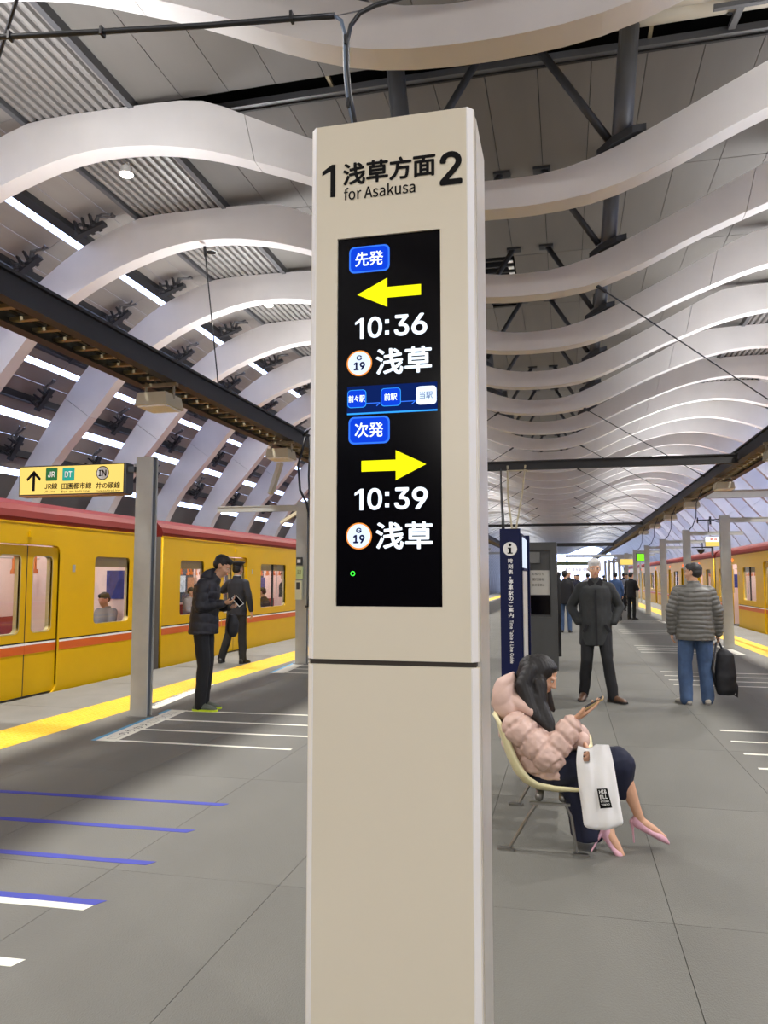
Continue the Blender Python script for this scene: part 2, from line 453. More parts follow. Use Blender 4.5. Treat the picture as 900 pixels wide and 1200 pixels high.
# sloping sides: shingled planks with daylight slots between the bands
SLOTS = [7.4, 8.45, 9.3, 10.0, 10.6]
def skin_pt(s_): return Vector((s_, interp(SKIN, s_)))
bands0 = [(6.17, 7.34)] + [(a + (.07 if a < 9 else .045), b_ - (.06 if b_ < 9.1 else .03)) for a, b_ in zip(SLOTS, SLOTS[1:])]
for side in (-1, 1):
    bands = bands0 if side < 0 else [(6.2, 7.28)] + [(a + .11, b_ - .10) for a, b_ in zip(SLOTS, SLOTS[1:])]
    for (a, b_) in bands:
        k = 3
        for j in range(k):
            p = skin_pt(a + (b_ - a) * j / k); q = skin_pt(a + (b_ - a) * (j + 1) / k)
            mid = (p + q) / 2; L_ = (q - p).length; ang = math.atan2(q.y - p.y, q.x - p.x)
            for n in range(NEAR, FAR):
                yc = Y0 + BAY * (n + .5) + RIBW / 2
                if 0 <= n <= 9 and side < 0:
                    link('roof_plank', plank_me, ceiling, (XC + side * mid.x, yc, mid.y), (0, -ang * side, 0), (L_ - .01, BAY - .008, .03))
                else:
                    e1 = Vector(((q.x - p.x) / L_, (q.y - p.y) / L_)); nn = Vector((-e1.y, e1.x)) * .015
                    c_ = [p + e1 * .005 - nn, q - e1 * .005 - nn, q - e1 * .005 + nn, p + e1 * .005 + nn]
                    plank_far.prism([(XC + side * v.x, v.y) for v in c_], 'y', yc - BAY / 2 + .004, yc + BAY / 2 - .004)
    # purlins beside every slot and bottom wall
    for s_ in SLOTS:
        p = skin_pt(s_ - .20)
        MB().box(XC + side * p.x - .11, XC + side * p.x + .11, Y0 + BAY * NEAR, Y0 + BAY * FAR, p.y - .07, p.y + .06).build('purlin', M_steeld, ceiling)
    # clips in the slots
tag(plank_far.build('roof_plank_field', M_plank, ceiling), kind='stuff')
tag(far_mb.build('roof_panel_field', M_roofp, ceiling), kind='stuff')
for side, nm in ((-1, 'wall_left'), (1, 'wall_right')):
    b = MB(); p = skin_pt(10.64)
    b.prism([(XC + side * p.x, p.y), (XC + side * 11.3, 2.0), (XC + side * 11.4, -1.3), (XC + side * 11.5, -1.3), (XC + side * 11.4, 2.05), (XC + side * (p.x + .05), p.y)], 'y', Y0 + BAY * NEAR, Y0 + BAY * FAR)
    tag(b.build(nm, M_roofp), kind='structure')

b = MB(); b.box(-12.2, 11.2, Y0 + BAY * NEAR - .2, Y0 + BAY * NEAR, -1.4, 8)  # unseen end wall, added to keep bright sky out of the screen reflection
tag(b.build('sky_block_wall', M_roofp), kind='structure')
# cable clamps and bent hoses that follow each rib on the sloping sides
def clamp_mesh(seed):
    rn = random.Random(seed); m_ = MB()
    for k in range(3):
        o_ = rn.uniform(-.05, .05)
        pts = [(-.52 + .13 * i, .05 * k + o_ + .05 * sin(i * 1.3 + k), -.03 + (.09 * sin(i * .55) if i > 3 else -.02 * i)) for i in range(9)]
        m_.tube(pts, .024, 6, 0)
    for i in range(3):
        x_ = -.05 + .22 * i
        m_.box(x_, x_ + .09, -.10, .20, .02, .10, 1); m_.box(x_ + .02, x_ + .07, -.13, -.06, -.10, .08, 1)
    m_.box(-.25, .6, -.02, .12, .05, .12, 1)
    return m_.mesh('cable_clamp', [M_steel, M_steeld], fix=True)
clamps = [clamp_mesh(k) for k in range(3)]
for side in (-1, 1):
    for n in range(0, 12 if side < 0 else 7):
        for j, s_ in enumerate((6.75, 7.95, 8.85, 9.65, 10.3)):
            p = skin_pt(s_ - .05); q = skin_pt(s_ + .15); ang = math.atan2(q.y - p.y, q.x - p.x)
            e = Vector((q.y - p.y, -(q.x - p.x))).normalized() * .22
            link('cable_clamp', clamps[(n + j) % 3], ceiling, (XC + side * (p.x - abs(e.x)), Y0 + BAY * n - .22, p.y + (e.y if e.y < 0 else -e.y)), (0, (-ang if side > 0 else pi + ang), 0), (.62, .85, .85))

# steel columns, base plates and braces between the valley of each rib and the roof
ROD_R = .11
for n in range(0, 24):
    yc = Y0 + BAY * n + RIBW / 2
    for side in (-1, 1):
        xb_ = XC + side * 1.15; zb = 6.0
        MB().cyl((xb_, yc, zb - .02), (xb_ + side * .12, yc, 7.32), .105, n=14).build('strut_column', M_steel, ceiling, smooth=True)
        oc = [(xb_ + .27 * cos(RD(22.5 + 45 * k)), yc + .2 * sin(RD(22.5 + 45 * k))) for k in range(8)]
        g = MB(); zt = .50 * side
        vs = [(x_, y_, interp(UPP, abs(x_ - XC)) + dz) for dz in (.005, .085) for x_, y_ in oc]
        g.add(vs, [(k, (k + 1) % 8, 8 + (k + 1) % 8, 8 + k) for k in range(8)] + [tuple(reversed(range(8))), tuple(range(8, 16))])
        g.build('base_plate', M_steeld, ceiling)
        MB().cyl((xb_ - side * .12, yc + .02, 6.1), (XC + side * .28, yc + .02, 7.3), .045, n=10).build('brace', M_steeld, ceiling, smooth=True)
        MB().box(XC + side * .28 - .12, XC + side * .28 + .12, yc - .06, yc + .1, 7.25, 7.285).build('brace_plate', M_steeld, ceiling)

# ------------------------------------------------------------------ floor, platform, track beds
fl = MB(); PX0, PX1 = -6.6, 5.15
fl.box(PX0, PX1, Y0 + BAY * NEAR, 140, -1.1, -0.012)
floor = tag(fl.build('floor', M_floorb), kind='structure')
sheet_me = MB().box(-.5, .5, -.5, .5, -.5, .5).mesh('floor_sheet', M_floor)
ffar = MB()
SX = [-4.86, -4.14, -3.22, -2.31, -1.395, -.48, .43, 1.34, 2.26, 3.17, 3.70]
for i, (xa, xb) in enumerate(zip(SX, SX[1:])):
    k = 0; y_ = 3.68 - 1.83 * 16
    while y_ < 139:
        if -.5 < y_ < 17:
            link('floor_sheet', sheet_me, floor, ((xa + xb) / 2, y_ + .915, -.006), None, (xb - xa - .003, 1.827, .012))
        else: ffar.box(xa + .0015, xb - .0015, y_, y_ + 1.827, -.012, 0)
        y_ += 1.83
tag(ffar.build('floor_sheet_field', M_floor, floor), kind='stuff')
# platform edges outside the yellow strips
for xa, xb in ((-6.6, -5.45), (4.24, 5.15)):
    y_ = -26
    e = MB()
    while y_ < 139: e.box(xa, xb, y_ + .004, y_ + 1.996, -.012, 0); y_ += 2
    tag(e.build('edge_slab', M_edge, floor), kind='stuff')
# tactile tiles
tm = MB(); tm.box(-.146, .146, -.146, .146, 0, .006)
for i in range(5):
    for j in range(5):
        x_, y_ = -.112 + .056 * i, -.112 + .056 * j
        o = .016; q = .009
        tm.add([(x_ - o, y_ - o, .006), (x_ + o, y_ - o, .006), (x_ + o, y_ + o, .006), (x_ - o, y_ + o, .006), (x_ - q, y_ - q, .011), (x_ + q, y_ - q, .011), (x_ + q, y_ + q, .011), (x_ - q, y_ + q, .011)],
               [(4, 5, 6, 7), (0, 1, 5, 4), (1, 2, 6, 5), (2, 3, 7, 6), (3, 0, 4, 7)])
tile_me = tm.mesh('tactile_tile', M_yel, fix=False)
tf = MB()
for xs_, y_lo, y_hi in (((-5.305, -5.01), 4.5, 18), ((3.845, 4.1), 0, 0)):
    for x_ in xs_:
        k = 0; y_ = -25.0
        while y_ < 139:
            if y_lo < y_ < y_hi: link('tactile_tile', tile_me, floor, (x_, y_, -.006))
            else: tf.box(x_ - .146, x_ + .146, y_ - .146, y_ + .146, -.01, .001)
            y_ += .295
tag(tf.build('tactile_tile_field', M_yel, floor), kind='stuff')
# painted and taped markings
def marking(name, pts, m, z=.0015):
    g = MB(); g.prism(pts, 'z', 0.0004, z); return g.build(name, m, floor)
for (xa, ya), (xb, yb) in (((-4.18, 6.5), (-2.37, 6.52)), ((-4.2, 7.03), (-2.05, 7.08)), ((-4.24, 7.56), (-2.05, 7.6)), ((-4.28, 8.09), (-2.05, 8.18))):
    marking('queue_line', [(xa, ya - .025), (xb, yb - .025), (xb, yb + .025), (xa, ya + .025)], M_whitet)
marking('queue_strip', [(-4.26, 6.46), (-4.06, 6.46), (-4.20, 8.13), (-4.40, 8.13)], M_whitet, .002)
marking('queue_strip_edge', [(-4.31, 6.46), (-4.26, 6.46), (-4.40, 8.13), (-4.45, 8.13)], M_cyan, .0022)
text_fit('strip_lettering', '□ のりかえ □ ○○○', M_ink, floor, (-4.11, 6.55, .002), (-.084, .9965, 0), (-.9965, -.084, 0), 1.45, .10, lift=.0012)
for (xa, ya), (xb, yb) in (((-4.9, 4.76), (-2.24, 4.86)), ((-4.9, 4.22), (-2.21, 4.32)), ((-4.7, 3.72), (-2.17, 3.80)), ((-4.5, 3.22), (-2.14, 3.30))):
    marking('blue_tape_line', [(xa, ya - .028), (xb, yb - .028), (xb + .03, yb + .028), (xa, ya + .028)], M_bluet)
marking('white_tape_line', [(-4.5, 3.13), (-2.155, 3.21), (-2.14, 3.27), (-4.5, 3.19)], M_whitet)
marking('white_tape_line', [(-4.3, 2.62), (-2.12, 2.70), (-2.10, 2.76), (-4.3, 2.68)], M_whitet)
# strip with lettering behind the near post and one further on
marking('queue_strip', [(-4.78, 8.15), (-4.60, 8.15), (-4.86, 10.2), (-5.0, 10.2)], M_whitet, .002)
text_fit('strip_lettering', '黄色い線の内側', M_postd, floor, (-4.72, 8.3, .002), (-.12, .993, 0), (-.993, -.12, 0), 1.5, .10, lift=.0012)
marking('queue_strip', [(-4.55, 11.6), (-4.35, 11.6), (-4.5, 13.4), (-4.7, 13.4)], M_whitet, .002)
marking('queue_strip_edge', [(-4.60, 11.6), (-4.55, 11.6), (-4.70, 13.4), (-4.75, 13.4)], M_cyan, .0022)
for k in range(4):
    y_ = 11.65 + .53 * k
    marking('queue_line', [(-4.45, y_), (-2.6, y_), (-2.6, y_ + .05), (-4.45, y_ + .05)], M_whitet)
for base, xe in ((6.7, 3.3), (11.62, 3.3), (16.5, 3.2), (21.9, 3.2), (27.2, 3.1)):
    for k in range(4):
        y_ = base + .52 * k
        marking('queue_line', [(1.45, y_), (xe, y_), (xe, y_ + .05), (1.45, y_ + .05)], M_whitet)
    marking('queue_strip', [(xe + .02, base - .1), (xe + .2, base - .1), (xe + .16, base + 1.9), (xe - .02, base + 1.9)], M_whitet, .002)
# track beds
tb = MB(); tb.box(-11.9, -6.6, Y0 + BAY * NEAR, 140, -1.4, -1.1); tb.box(5.15, 10.9, Y0 + BAY * NEAR, 140, -1.4, -1.1)
trackbed = tag(tb.build('trackbed', M_floorb), kind='structure')
for nm, x_ in (('left', -8.1), ('right', 6.65)):
    for k in (-.72, .72):
        r_ = MB(); r_.box(x_ + k - .035, x_ + k + .035, Y0 + BAY * NEAR, 140, -1.1, -.96)
        r_.build('rail', M_chrome, trackbed)

# ------------------------------------------------------------------ longitudinal cable-tray beams + hangings
def tray(x0, x1, y0, y1, nm, label):
    t = empty(nm, ((x0 + x1) / 2, y0, 4.0), label=label, cat='cable tray')
    off = Vector(t.location)
    def B(g, n_, m_, **k): o = g.build(n_, m_, t, **k); o.location = -off; return o
    inner = x1 if x0 < 0 else x0; outer = x0 if x0 < 0 else x1
    for x_ in (inner, outer):
        B(MB().box(x_ - .03, x_ + .03, y0, y1, 3.95, 4.18).box(x_ - .07, x_ + .07, y0, y1, 3.93, 3.96).box(x_ - .07, x_ + .07, y0, y1, 4.17, 4.2), 'tray_rail', M_tray)
    rung = MB().box(min(x0, x1), max(x0, x1), -.03, .03, -.02, .02).mesh('tray_rung', M_trayl)
    y_ = y0 + .2; k = 0; far = MB()
    while y_ < y1:
        if y_ < 32 and k < 110: o = link('tray_rung', rung, t, (-off.x, y_ - off.y, 3.99 - off.z))
        else: far.box(x0, x1, y_ - .03, y_ + .03, 3.97, 4.01)
        k += 1; y_ += .33
    tag(B(far, 'tray_rung_field', M_trayl), kind='stuff')
    for dx in (.12, .2, .28, .36):
        B(MB().box(min(x0, x1) + dx - .02, min(x0, x1) + dx + .02, y0, y1, 4.02, 4.055), 'tray_cable', M_rubber)
    # linear uplight on top
    B(MB().box((x0 + x1) / 2 - .05, (x0 + x1) / 2 + .05, y0, y1, 4.12, 4.17), 'uplight_channel', M_lampb)
    return t
tray(-5.22, -4.74, -22, 130, 'cable_tray_beam', 'long dark cable tray beam above the posts beside the left train')
tray(3.62, 4.08, -22, 130, 'cable_tray_beam', 'long dark cable tray beam above the posts beside the right train')
for k, (x_, ys) in enumerate(((-5.0, range(-2, 12)), (3.85, range(-2, 12)))):
    for j in ys:
        L = bpy.data.lights.new('uplight', 'AREA'); L.shape = 'RECTANGLE'; L.size = .12; L.size_y = 7.5
        L.energy = UP_W * 7.5; L.color = (.93, .955, 1); L.spread = RD(150)
        o = link('uplight', L, None, (x_, 4 + j * 10.5, 4.24), (pi, 0, 0))
# cross beams between the trays
def cross(y_, x0, x1, z_, m, label, h=.2):
    g = MB(); g.box(x0, x1, y_ - .02, y_ + .02, z_ - h / 2, z_ + h / 2); g.box(x0, x1, y_ - .07, y_ + .07, z_ + h / 2 - .02, z_ + h / 2); g.box(x0, x1, y_ - .07, y_ + .07, z_ - h / 2, z_ - h / 2 + .02)
    return tag(g.build('cross_beam', m), label, 'beam')
cross(17.3, -4.70, 3.57, 4.0, M_tray, 'dark steel cross beam spanning above the blue guide sign', .2)
cross(60, -4.70, 3.57, 4.0, M_tray, 'distant dark cross beam above the crowd', .26)
cross(38, -4.70, 3.57, 4.05, M_tray, 'dark cross beam between the second and last spans over the platform', .12)
cross(24.7, 4.14, 9.6, 4.0, M_post, 'pale grey beam running from the right cable tray out over the train', .24)
# tension rods
RN = {}
ORD = 'first second third fourth fifth sixth seventh eighth ninth tenth eleventh twelfth thirteenth fourteenth fifteenth sixteenth seventeenth eighteenth nineteenth twentieth'.split()
def rod(p0, p1, label):
    g = MB(); g.cyl(p0, p1, .011, n=6)
    RN[label] = RN.get(label, -1) + 1; label = label + ', %s from the near end' % ORD[RN[label]]
    d = (Vector(p1) - Vector(p0)).normalized()
    g.cyl(Vector(p0) , Vector(p0) + d * .16, .025, n=8); g.cyl(Vector(p1) - d * .16, p1, .025, n=8)
    return tag(g.build('tension_rod', M_blk), label, 'rod', 'thin black tension rods between the ribs and the cable trays')
RL = 'black rod from rib valley to left tray'; RR = 'black rod from rib valley to right tray'; RO = 'black rod from left tray outward to a rib'; RV = 'upright black rod above left tray'
rod((-1.5, 2.45, 5.6), (-4.70, 4.85, 4.1), RL)
for k in (1, 4, 6, 8, 10, 12, 14, 16):
    yb = 8.18 + BAY * (k - 1) + BAY - .12
    rod((.5, yb - BAY + BAY, 5.5), (3.54, yb + BAY, 4.12), RR)
    rod((-1.5, yb, 5.5), (-4.66, yb + BAY, 4.12), RL)
for k in (0, 2, 4, 6):
    yb = 10.8 + BAY * k - .12
    rod((-5.30, yb - BAY, 4.14), (-7.95, yb, 5.36), RO)
    rod((-5.1, yb, 4.25), (-5.4, yb, 6.66), RV)

# box lamps hanging under the trays
ORD = 'first second third fourth fifth sixth seventh eighth ninth tenth eleventh twelfth thirteenth fourteenth fifteenth sixteenth seventeenth eighteenth nineteenth twentieth'.split()
def box_lamp(x, y, label):
    t = empty('box_lamp', (x, y, 3.62), label=label, cat='lamp', group='box lamps under the cable trays')
    g = MB(); a, b_ = .19, .15
    g.add([(-a, -.2, .16), (a, -.2, .16), (a, .2, .16), (-a, .2, .16), (-a - .03, -.22, 0), (a + .03, -.22, 0), (a + .03, .22, 0), (-a - .03, .22, 0)], [(3, 2, 1, 0), (4, 5, 6, 7), (0, 1, 5, 4), (1, 2, 6, 5), (2, 3, 7, 6), (3, 0, 4, 7)])
    g.build('lamp_housing', M_lampb, t)
    MB().box(-a, a, -.19, .19, -.02, 0).build('lamp_lens', M_white, t)
    g = MB(); g.box(-.2, -.18, -.02, .02, .1, .33); g.box(.18, .2, -.02, .02, .1, .33); g.box(-.24, .24, -.03, .03, .27, .31); g.build('lamp_bracket', M_trayl, t)
for x_, ys in ((-4.92, (8.6, 12.85, 17.1, 21.4, 25.6)), (3.75, (14.9, 19.8, 24.7, 29.6, 34.5, 39.4))):
    for i, y_ in enumerate(ys):
        ordn = ['nearest', 'second nearest', 'third', 'fourth', 'fifth', 'sixth'][i]
        box_lamp(x_, y_, 'cream box lamp under the %s cable tray, %s along it' % ('left' if x_ < 0 else 'right', ordn))

# unseen fill lights and their beam, added behind the camera for front light
cross(-9.0, -4.70, 3.57, 4.35, M_tray, 'dark cross beam added behind the camera to carry the fill lights', .2)
for i, x_ in enumerate((-6.3, -1.0, 1.5, 4.3)):
    t = empty('fill_light', (x_, -8.8, 4.1), label='rectangular fill light added behind the camera to brighten the platform, %s across the beam' % ORD[i], cat='fill_light')
    MB().box(-.28, .28, -.08, .0, -.14, .14).build('lamp_housing', M_steeld, t); MB().box(-.25, .25, .0, .006, -.12, .12).build('lamp_lens', G_fill, t); MB().box(-.02, .02, -.1, -.06, 0, .3).build('lamp_bracket', M_steeld, t)
    L = bpy.data.lights.new('fill_flood', 'AREA'); L.shape = 'RECTANGLE'; L.size = .5; L.size_y = .24; L.energy = FILL_W; L.color = (1, .95, .9)
    link('fill_flood', L, None, (x_, -8.78, 4.1), (RD(80), 0, 0))
# downlights under the corrugated deck
def downlight(x, y, lit, label):
    t = empty('ceiling_spotlight', (x, y, 7.05), label=label, cat='spotlight', group='round spotlights under the corrugated deck')
    g = MB(); g.cyl((0, 0, 0), (0, 0, .11), .1, .07, 16); g.cyl((0, 0, .11), (0, 0, .2), .03, n=8); g.build('lamp_can', M_white, t, smooth=False)
    MB().cyl((0, 0, -.012), (0, 0, 0.001), .085, n=16).build('lamp_lens', G_lamp if lit else M_glass, t)
for side, nm in ((-1, 'left'), (1, 'right')):
    for k in range(-4, 24):
        y_ = 9.1 + BAY * k; x_ = XC + side * 5.3
        lit = (k % 2 == 0)
        if y_ < 75 and k > -3: downlight(x_, y_, lit, '%s round spotlight under the %s roof deck, %s of them from the near end' % ('glowing' if lit else 'unlit', nm, ORD[(k + 2) // 2]))
        if lit or k % 2:
            if lit:
                L = bpy.data.lights.new('spot', 'AREA'); L.shape = 'DISK'; L.size = .3; L.energy = LAMP_W * 2; L.color = (1, .96, .91); L.spread = RD(140)
                link('spot', L, None, (x_, y_, 7.0), (0, 0, 0))

# ------------------------------------------------------------------ posts along both edges
def post(x, y, label, arms, z1=2.8):
    t = empty('platform_post', (x, y, 0), label=label, cat='post', group='grey steel posts along the platform edges')
    g = MB(); g.box(-.1, .1, -.1, -.08, 0, z1); g.box(-.1, -.08, -.08, .02, 0, z1); g.box(-.1, .1, .0, .02, 0, z1)
    g.build('post_shaft', M_post, t)
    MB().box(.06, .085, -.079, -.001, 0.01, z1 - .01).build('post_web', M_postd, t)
    MB().box(-.1, .1, -.1, .02, z1, z1 + .012).build('post_cap', M_post, t)
    MB().cyl((0, 0, 0), (0, 0, .006), .17, n=20).build('post_base', M_edge, t)
    for (xa, xb, z_) in arms:
        g = MB(); g.box(xa, xb, -.03, .03, z_ - .05, z_ + .05); g.box(xa, xb, -.05, .05, z_ + .04, z_ + .055); g.build('post_arm', M_post, t)
    return t
ordw = ['first', 'second', 'third', 'fourth', 'fifth', 'sixth', 'seventh', 'eighth', 'ninth', 'tenth', 'eleventh', 'twelfth']
for i in range(7):
    y_ = 7.73 + 5.25 * i
    t = post(-4.53, y_, 'grey steel post on the left platform edge, %s from near end' % ordw[i] + (', with the line sign' if i == 0 else ''),
         [(-.16, -.1, 2.72)] if i == 0 else [(-1.65, -.1, 2.74), (.1, 1.35, 2.74)], 2.83)
for i in range(12):
    y_ = 17.85 + 5.25 * (i - 2)
    arms = [(.1, 1.5, 2.74)] if i > 2 else [(.1, 5.0, 2.74)]
    post(3.36 - .012 * max(0, i - 2) * 2, y_, 'grey steel post on the right platform edge, %s from near end' % ordw[i], arms, 2.83)
# equipment on the second left post
t = empty('post_control_boxes', (-4.53, 12.86, 1.4), label='small labelled control boxes strapped to the second left post', cat='control box')
MB().box(-.07, .03, -.05, 0, .32, .46).build('switch_box', M_kiosk, t)
MB().box(-.05, .01, -.056, -.05, .36, .42).build('switch_face', M_white, t)
MB().box(-.075, .045, -.05, 0, .08, .30).build('notice_plate', mat('notice_green', srgb(205, 222, 160), .5), t)
text_fit('notice_lettering', '注意', M_ink, t, (-.05, -.05, .16), XA, ZA, .07, .08)
MB().box(-.085, .035, -.06, 0, -.28, .05).build('phone_plate', mat('notice_cream', srgb(222, 222, 190), .5), t)
MB().box(-.06, .0, -.066, -.06, -.1, .02).build('plate_print', M_kiosk, t)
t = empty('post_cable_run', (-4.4, 12.86, 0), label='black cable looping down the side of the second left post', cat='cable')
g = MB(); g.tube([(-.06, 0, 4.0), (-.2, 0, 3.5), (-.16, 0, 3.05), (-.03, 0, 2.8), (.04, -.02, 2.5), (.04, -.02, 1.2), (.02, -.02, 1.0), (-.03, -.02, 1.0)], .022, 8); g.tube([(.02, 0, 4.0), (0, 0, 3.3), (.02, 0, 2.8), (.06, 0, 2.4), (.06, 0, 1.1)], .018, 8)
g.build('cable', M_cable, t, smooth=True)
# linear tube lamps seen beyond that post (slanted pieces on the left ribs)
for i, (pa, pb) in enumerate((((-4.95, 12.9, 3.55), (-5.05, 12.7, 2.98)), ((-6.3, 16.5, 2.75), (-5.6, 16.5, 3.15)))):
    g = MB(); g.bar(pa, pb, .1, .07); 
    tag(g.build('tube_lamp', M_lampb), ['white tube lamp slanting above the second left post', 'white tube lamp slanting over the left train roof beyond the posts'][i], 'lamp')
# small hanging items on right post arms
t = empty('hanging_exit_sign', (4.05, 22.95, 2.5), label='small yellow and white line sign hanging from a right post arm', cat='sign')
MB().box(-.25, .13, -.03, .03, -.14, .14).build('sign_case', M_post, t)
MB().box(-.235, .115, -.036, -.03, 0.0, .125).build('sign_face', G_far, t)
MB().box(-.235, .115, -.036, -.03, -.125, -.003).build('sign_band', G_signy, t)
text_fit('sign_lettering', '+ 銀座', M_torange, t, (-.2, -.036, .03), XA, ZA, .28, .07, .02)
t = empty('hanging_green_sign', (3.2, 35.2, 2.38), label='small lit green exit sign hanging far along the right posts', cat='sign')
MB().box(-.2, .2, -.05, .05, -.18, .18).build('sign_case', M_kiosk, t); MB().box(-.17, .17, -.056, -.05, -.15, .15).build('sign_face', G_exit, t)
t = empty('cctv_camera', (4.6, 28.3, 2.5), label='black dome camera hanging from the third right post arm in view', cat='camera')
g = MB(); g.cyl((0, 0, .2), (0, 0, .0), .02, n=8); g.box(-.35, .3, -.02, .02, .02, .06); g.build('camera_arm', M_blk, t)
SPH = []
g = MB(); g.cyl((-.05, 0, -.02), (-.05, 0, -.12), .14, .1, 14); g.cyl((-.05, 0, -.12), (-.05, 0, -.18), .1, .03, 14); g.build('camera_dome', M_blk, t)
MB().box(.3, .34, -.1, .1, -.25, .25).build('camera_shield', M_blk, t)
t = empty('antenna_bracket', (3.9, 22.9, 3.1), label='black branched antenna bracket above a right post', cat='antenna')
g = MB(); g.bar((-.3, 0, 0), (.4, 0, .02), .03, .03); g.bar((0, -.2, 0), (.1, .3, 0), .04, .05); g.bar((-.28, 0, -.08), (-.28, 0, .08), .03, .03); g.bar((.05, 0, -.12), (.05, 0, .1), .05, .05); g.bar((.1, 0, 0), (.35, 0, -.1), .02, .02); g.bar((0, 0, -.32), (0, 0, 0), .02, .02)
g.build('antenna_frame', M_blk, t)
for i, y_ in enumerate((23.0, 28.3, 33.6, 38.8)):
    g = MB(); g.tube([(3.75, y_ - .2, 3.95), (3.62, y_, 3.6), (3.6, y_, 3.2), (3.5, y_, 2.95), (3.4, y_, 2.84)], .014, 6)
    tag(g.build('drop_cable', M_cable, smooth=True), 'thin black cable dropping from the right tray to the %s post' % ordw[i + 3], 'cable')

# ------------------------------------------------------------------ yellow line sign at the near left post
SG = 7.62
sg = empty('line_direction_sign', (-5.4, SG, 2.6), label='long yellow transfer sign with black arrow hanging off the first left post', cat='sign')
x0, x1, z0, z1 = -6.10 + 5.4, -4.75 + 5.4, 2.435 - 2.6, 2.775 - 2.6
MB().box(x0, x1, -.03, .12, z0, z1).build('sign_case', M_blk, sg)
MB().box(x1, x1 + .02, -.03, .12, z0, z1).build('sign_end', M_postd, sg)
MB().box(x0 + .012, x1 - .012, -.034, -.03, z0 + .012, z1 - .012).build('sign_face', G_signy, sg)
MB().box(x0, x1, -.03, .12, z0 - .012, z0).build('sign_bottom', mat('sign_wood', srgb(140, 96, 60), .5), sg)
MB().box(x1 + .02, x1 + .1, .0, .05, z1 - .1, z1 - .04).build('sign_bracket', M_postd, sg)
def sgx(px): return at(px, 565, SG - .034).x + 5.4
def sgz(px, py): return at(px, py, SG - .034).z - 2.6
yf = -.034
def tri_arrow(cx, cz, w_, h_, th, m, par, y_):
    g = MB(); g.prism([(cx - th / 2, cz - h_ / 2), (cx + th / 2, cz - h_ / 2), (cx + th / 2, cz + h_ / 2 - th), (cx - th / 2, cz + h_ / 2 - th)], 'y', y_ - .002, y_)
    for s_ in (-1, 1):
        g.prism([(cx, cz + h_ / 2), (cx, cz + h_ / 2 - th * 1.35), (cx + s_ * (w_ / 2 - th * .3), cz + h_ / 2 - w_ / 2 - th * .85), (cx + s_ * w_ / 2, cz + h_ / 2 - w_ / 2)], 'y', y_ - .002, y_)
    return g.build('arrow', m, par)
axc = sgx(39.5); azc = (sgz(39.5, 552) + sgz(39.5, 575)) / 2
tri_arrow(axc, azc, .185, .235, .035, M_ink, sg, yf)
def badge(px0, px1, py0, py1, m, txt, tm_, circ=False):
    xa, xb = sgx(px0), sgx(px1); za, zb = sgz((px0 + px1) / 2, py1), sgz((px0 + px1) / 2, py0)
    if circ:
        cx, cz, r_ = (xa + xb) / 2, (za + zb) / 2, (zb - za) / 2
        MB().cyl((cx, yf, cz), (cx, yf - .002, cz), r_, n=32).build('badge_ring', M_ink, sg)
        MB().cyl((cx, yf - .002, cz), (cx, yf - .003, cz), r_ * .88, n=32).build('badge', M_white, sg); y_ = yf - .003
    else:
        g = MB(); g.prism(rrect(xa, xb, za, zb, .012), 'y', yf - .002, yf); g.build('badge', m, sg); y_ = yf - .002
    w_ = xb - xa; h_ = zb - za
    text_fit('badge_lettering', txt, tm_, sg, (xa + w_ * .2, y_, za + h_ * .27), XA, ZA, w_ * .6, h_ * .45, .03)
badge(53.5, 67, 548.5, 563.5, mat('badge_green', srgb(20, 105, 50), .5), 'JR', M_white)
badge(73, 87, 548, 563.5, mat('badge_teal', srgb(20, 165, 150), .5), 'DT', M_white)
badge(112.5, 127.5, 546, 562.5, None, 'IN', M_ink, True)
for txt, a, b_, c, d in (('JR線', 52.5, 67.5, 566, 573.5), ('田園都市線', 72.5, 107.5, 565.5, 573), ('井の頭線', 112.5, 141, 565, 572.5)):
    text_fit('sign_lettering', txt, M_ink, sg, (sgx(a), yf, sgz((a + b_) / 2, d)), XA, ZA, sgx(b_) - sgx(a), sgz((a + b_) / 2, c) - sgz((a + b_) / 2, d), .012)
for txt, a, b_, c, d in (('JR Line', 52.5, 65, 574.6, 577.2), ('Den-en-toshi Line', 72.5, 105, 574.2, 577), ('Inokashira Line', 112.5, 141, 573.5, 576.2)):
    text_fit('sign_lettering', txt, M_ink, sg, (sgx(a), yf, sgz((a + b_) / 2, d)), XA, ZA, sgx(b_) - sgx(a), sgz((a + b_) / 2, c) - sgz((a + b_) / 2, d), .01)

# ================================================================== DISPLAY PILLAR
PY = 1.8
pil = empty('display_pillar', (-.41, PY, 0), label='tall beige departure display pillar with black screen in the foreground', cat='display pillar')
PO = Vector((-.41, PY, 0))
def PB(g, n_, m_, par=None, **k): 
    for i, v in enumerate(g.v): g.v[i] = (v[0] - PO.x, v[1] - PO.y, v[2] - PO.z)
    return g.build(n_, m_, par or pil, **k)
PX = (-.617, -.200); CH = .014
def pillar_prism(z0, z1, dx=0.0, yb=2.04):
    g = MB(); a, b_ = PX[0] + dx, PX[1] - dx; y_ = PY + dx
    pts = [(a, y_ + CH), (a + CH, y_), (b_ - CH, y_), (b_, y_ + CH), (b_, yb), (a, yb)]
    g.prism(pts, 'z', z0, z1); return g
lower = pillar_prism(0.0, 1.292)
zt0, zt1 = 1.304, 2.655
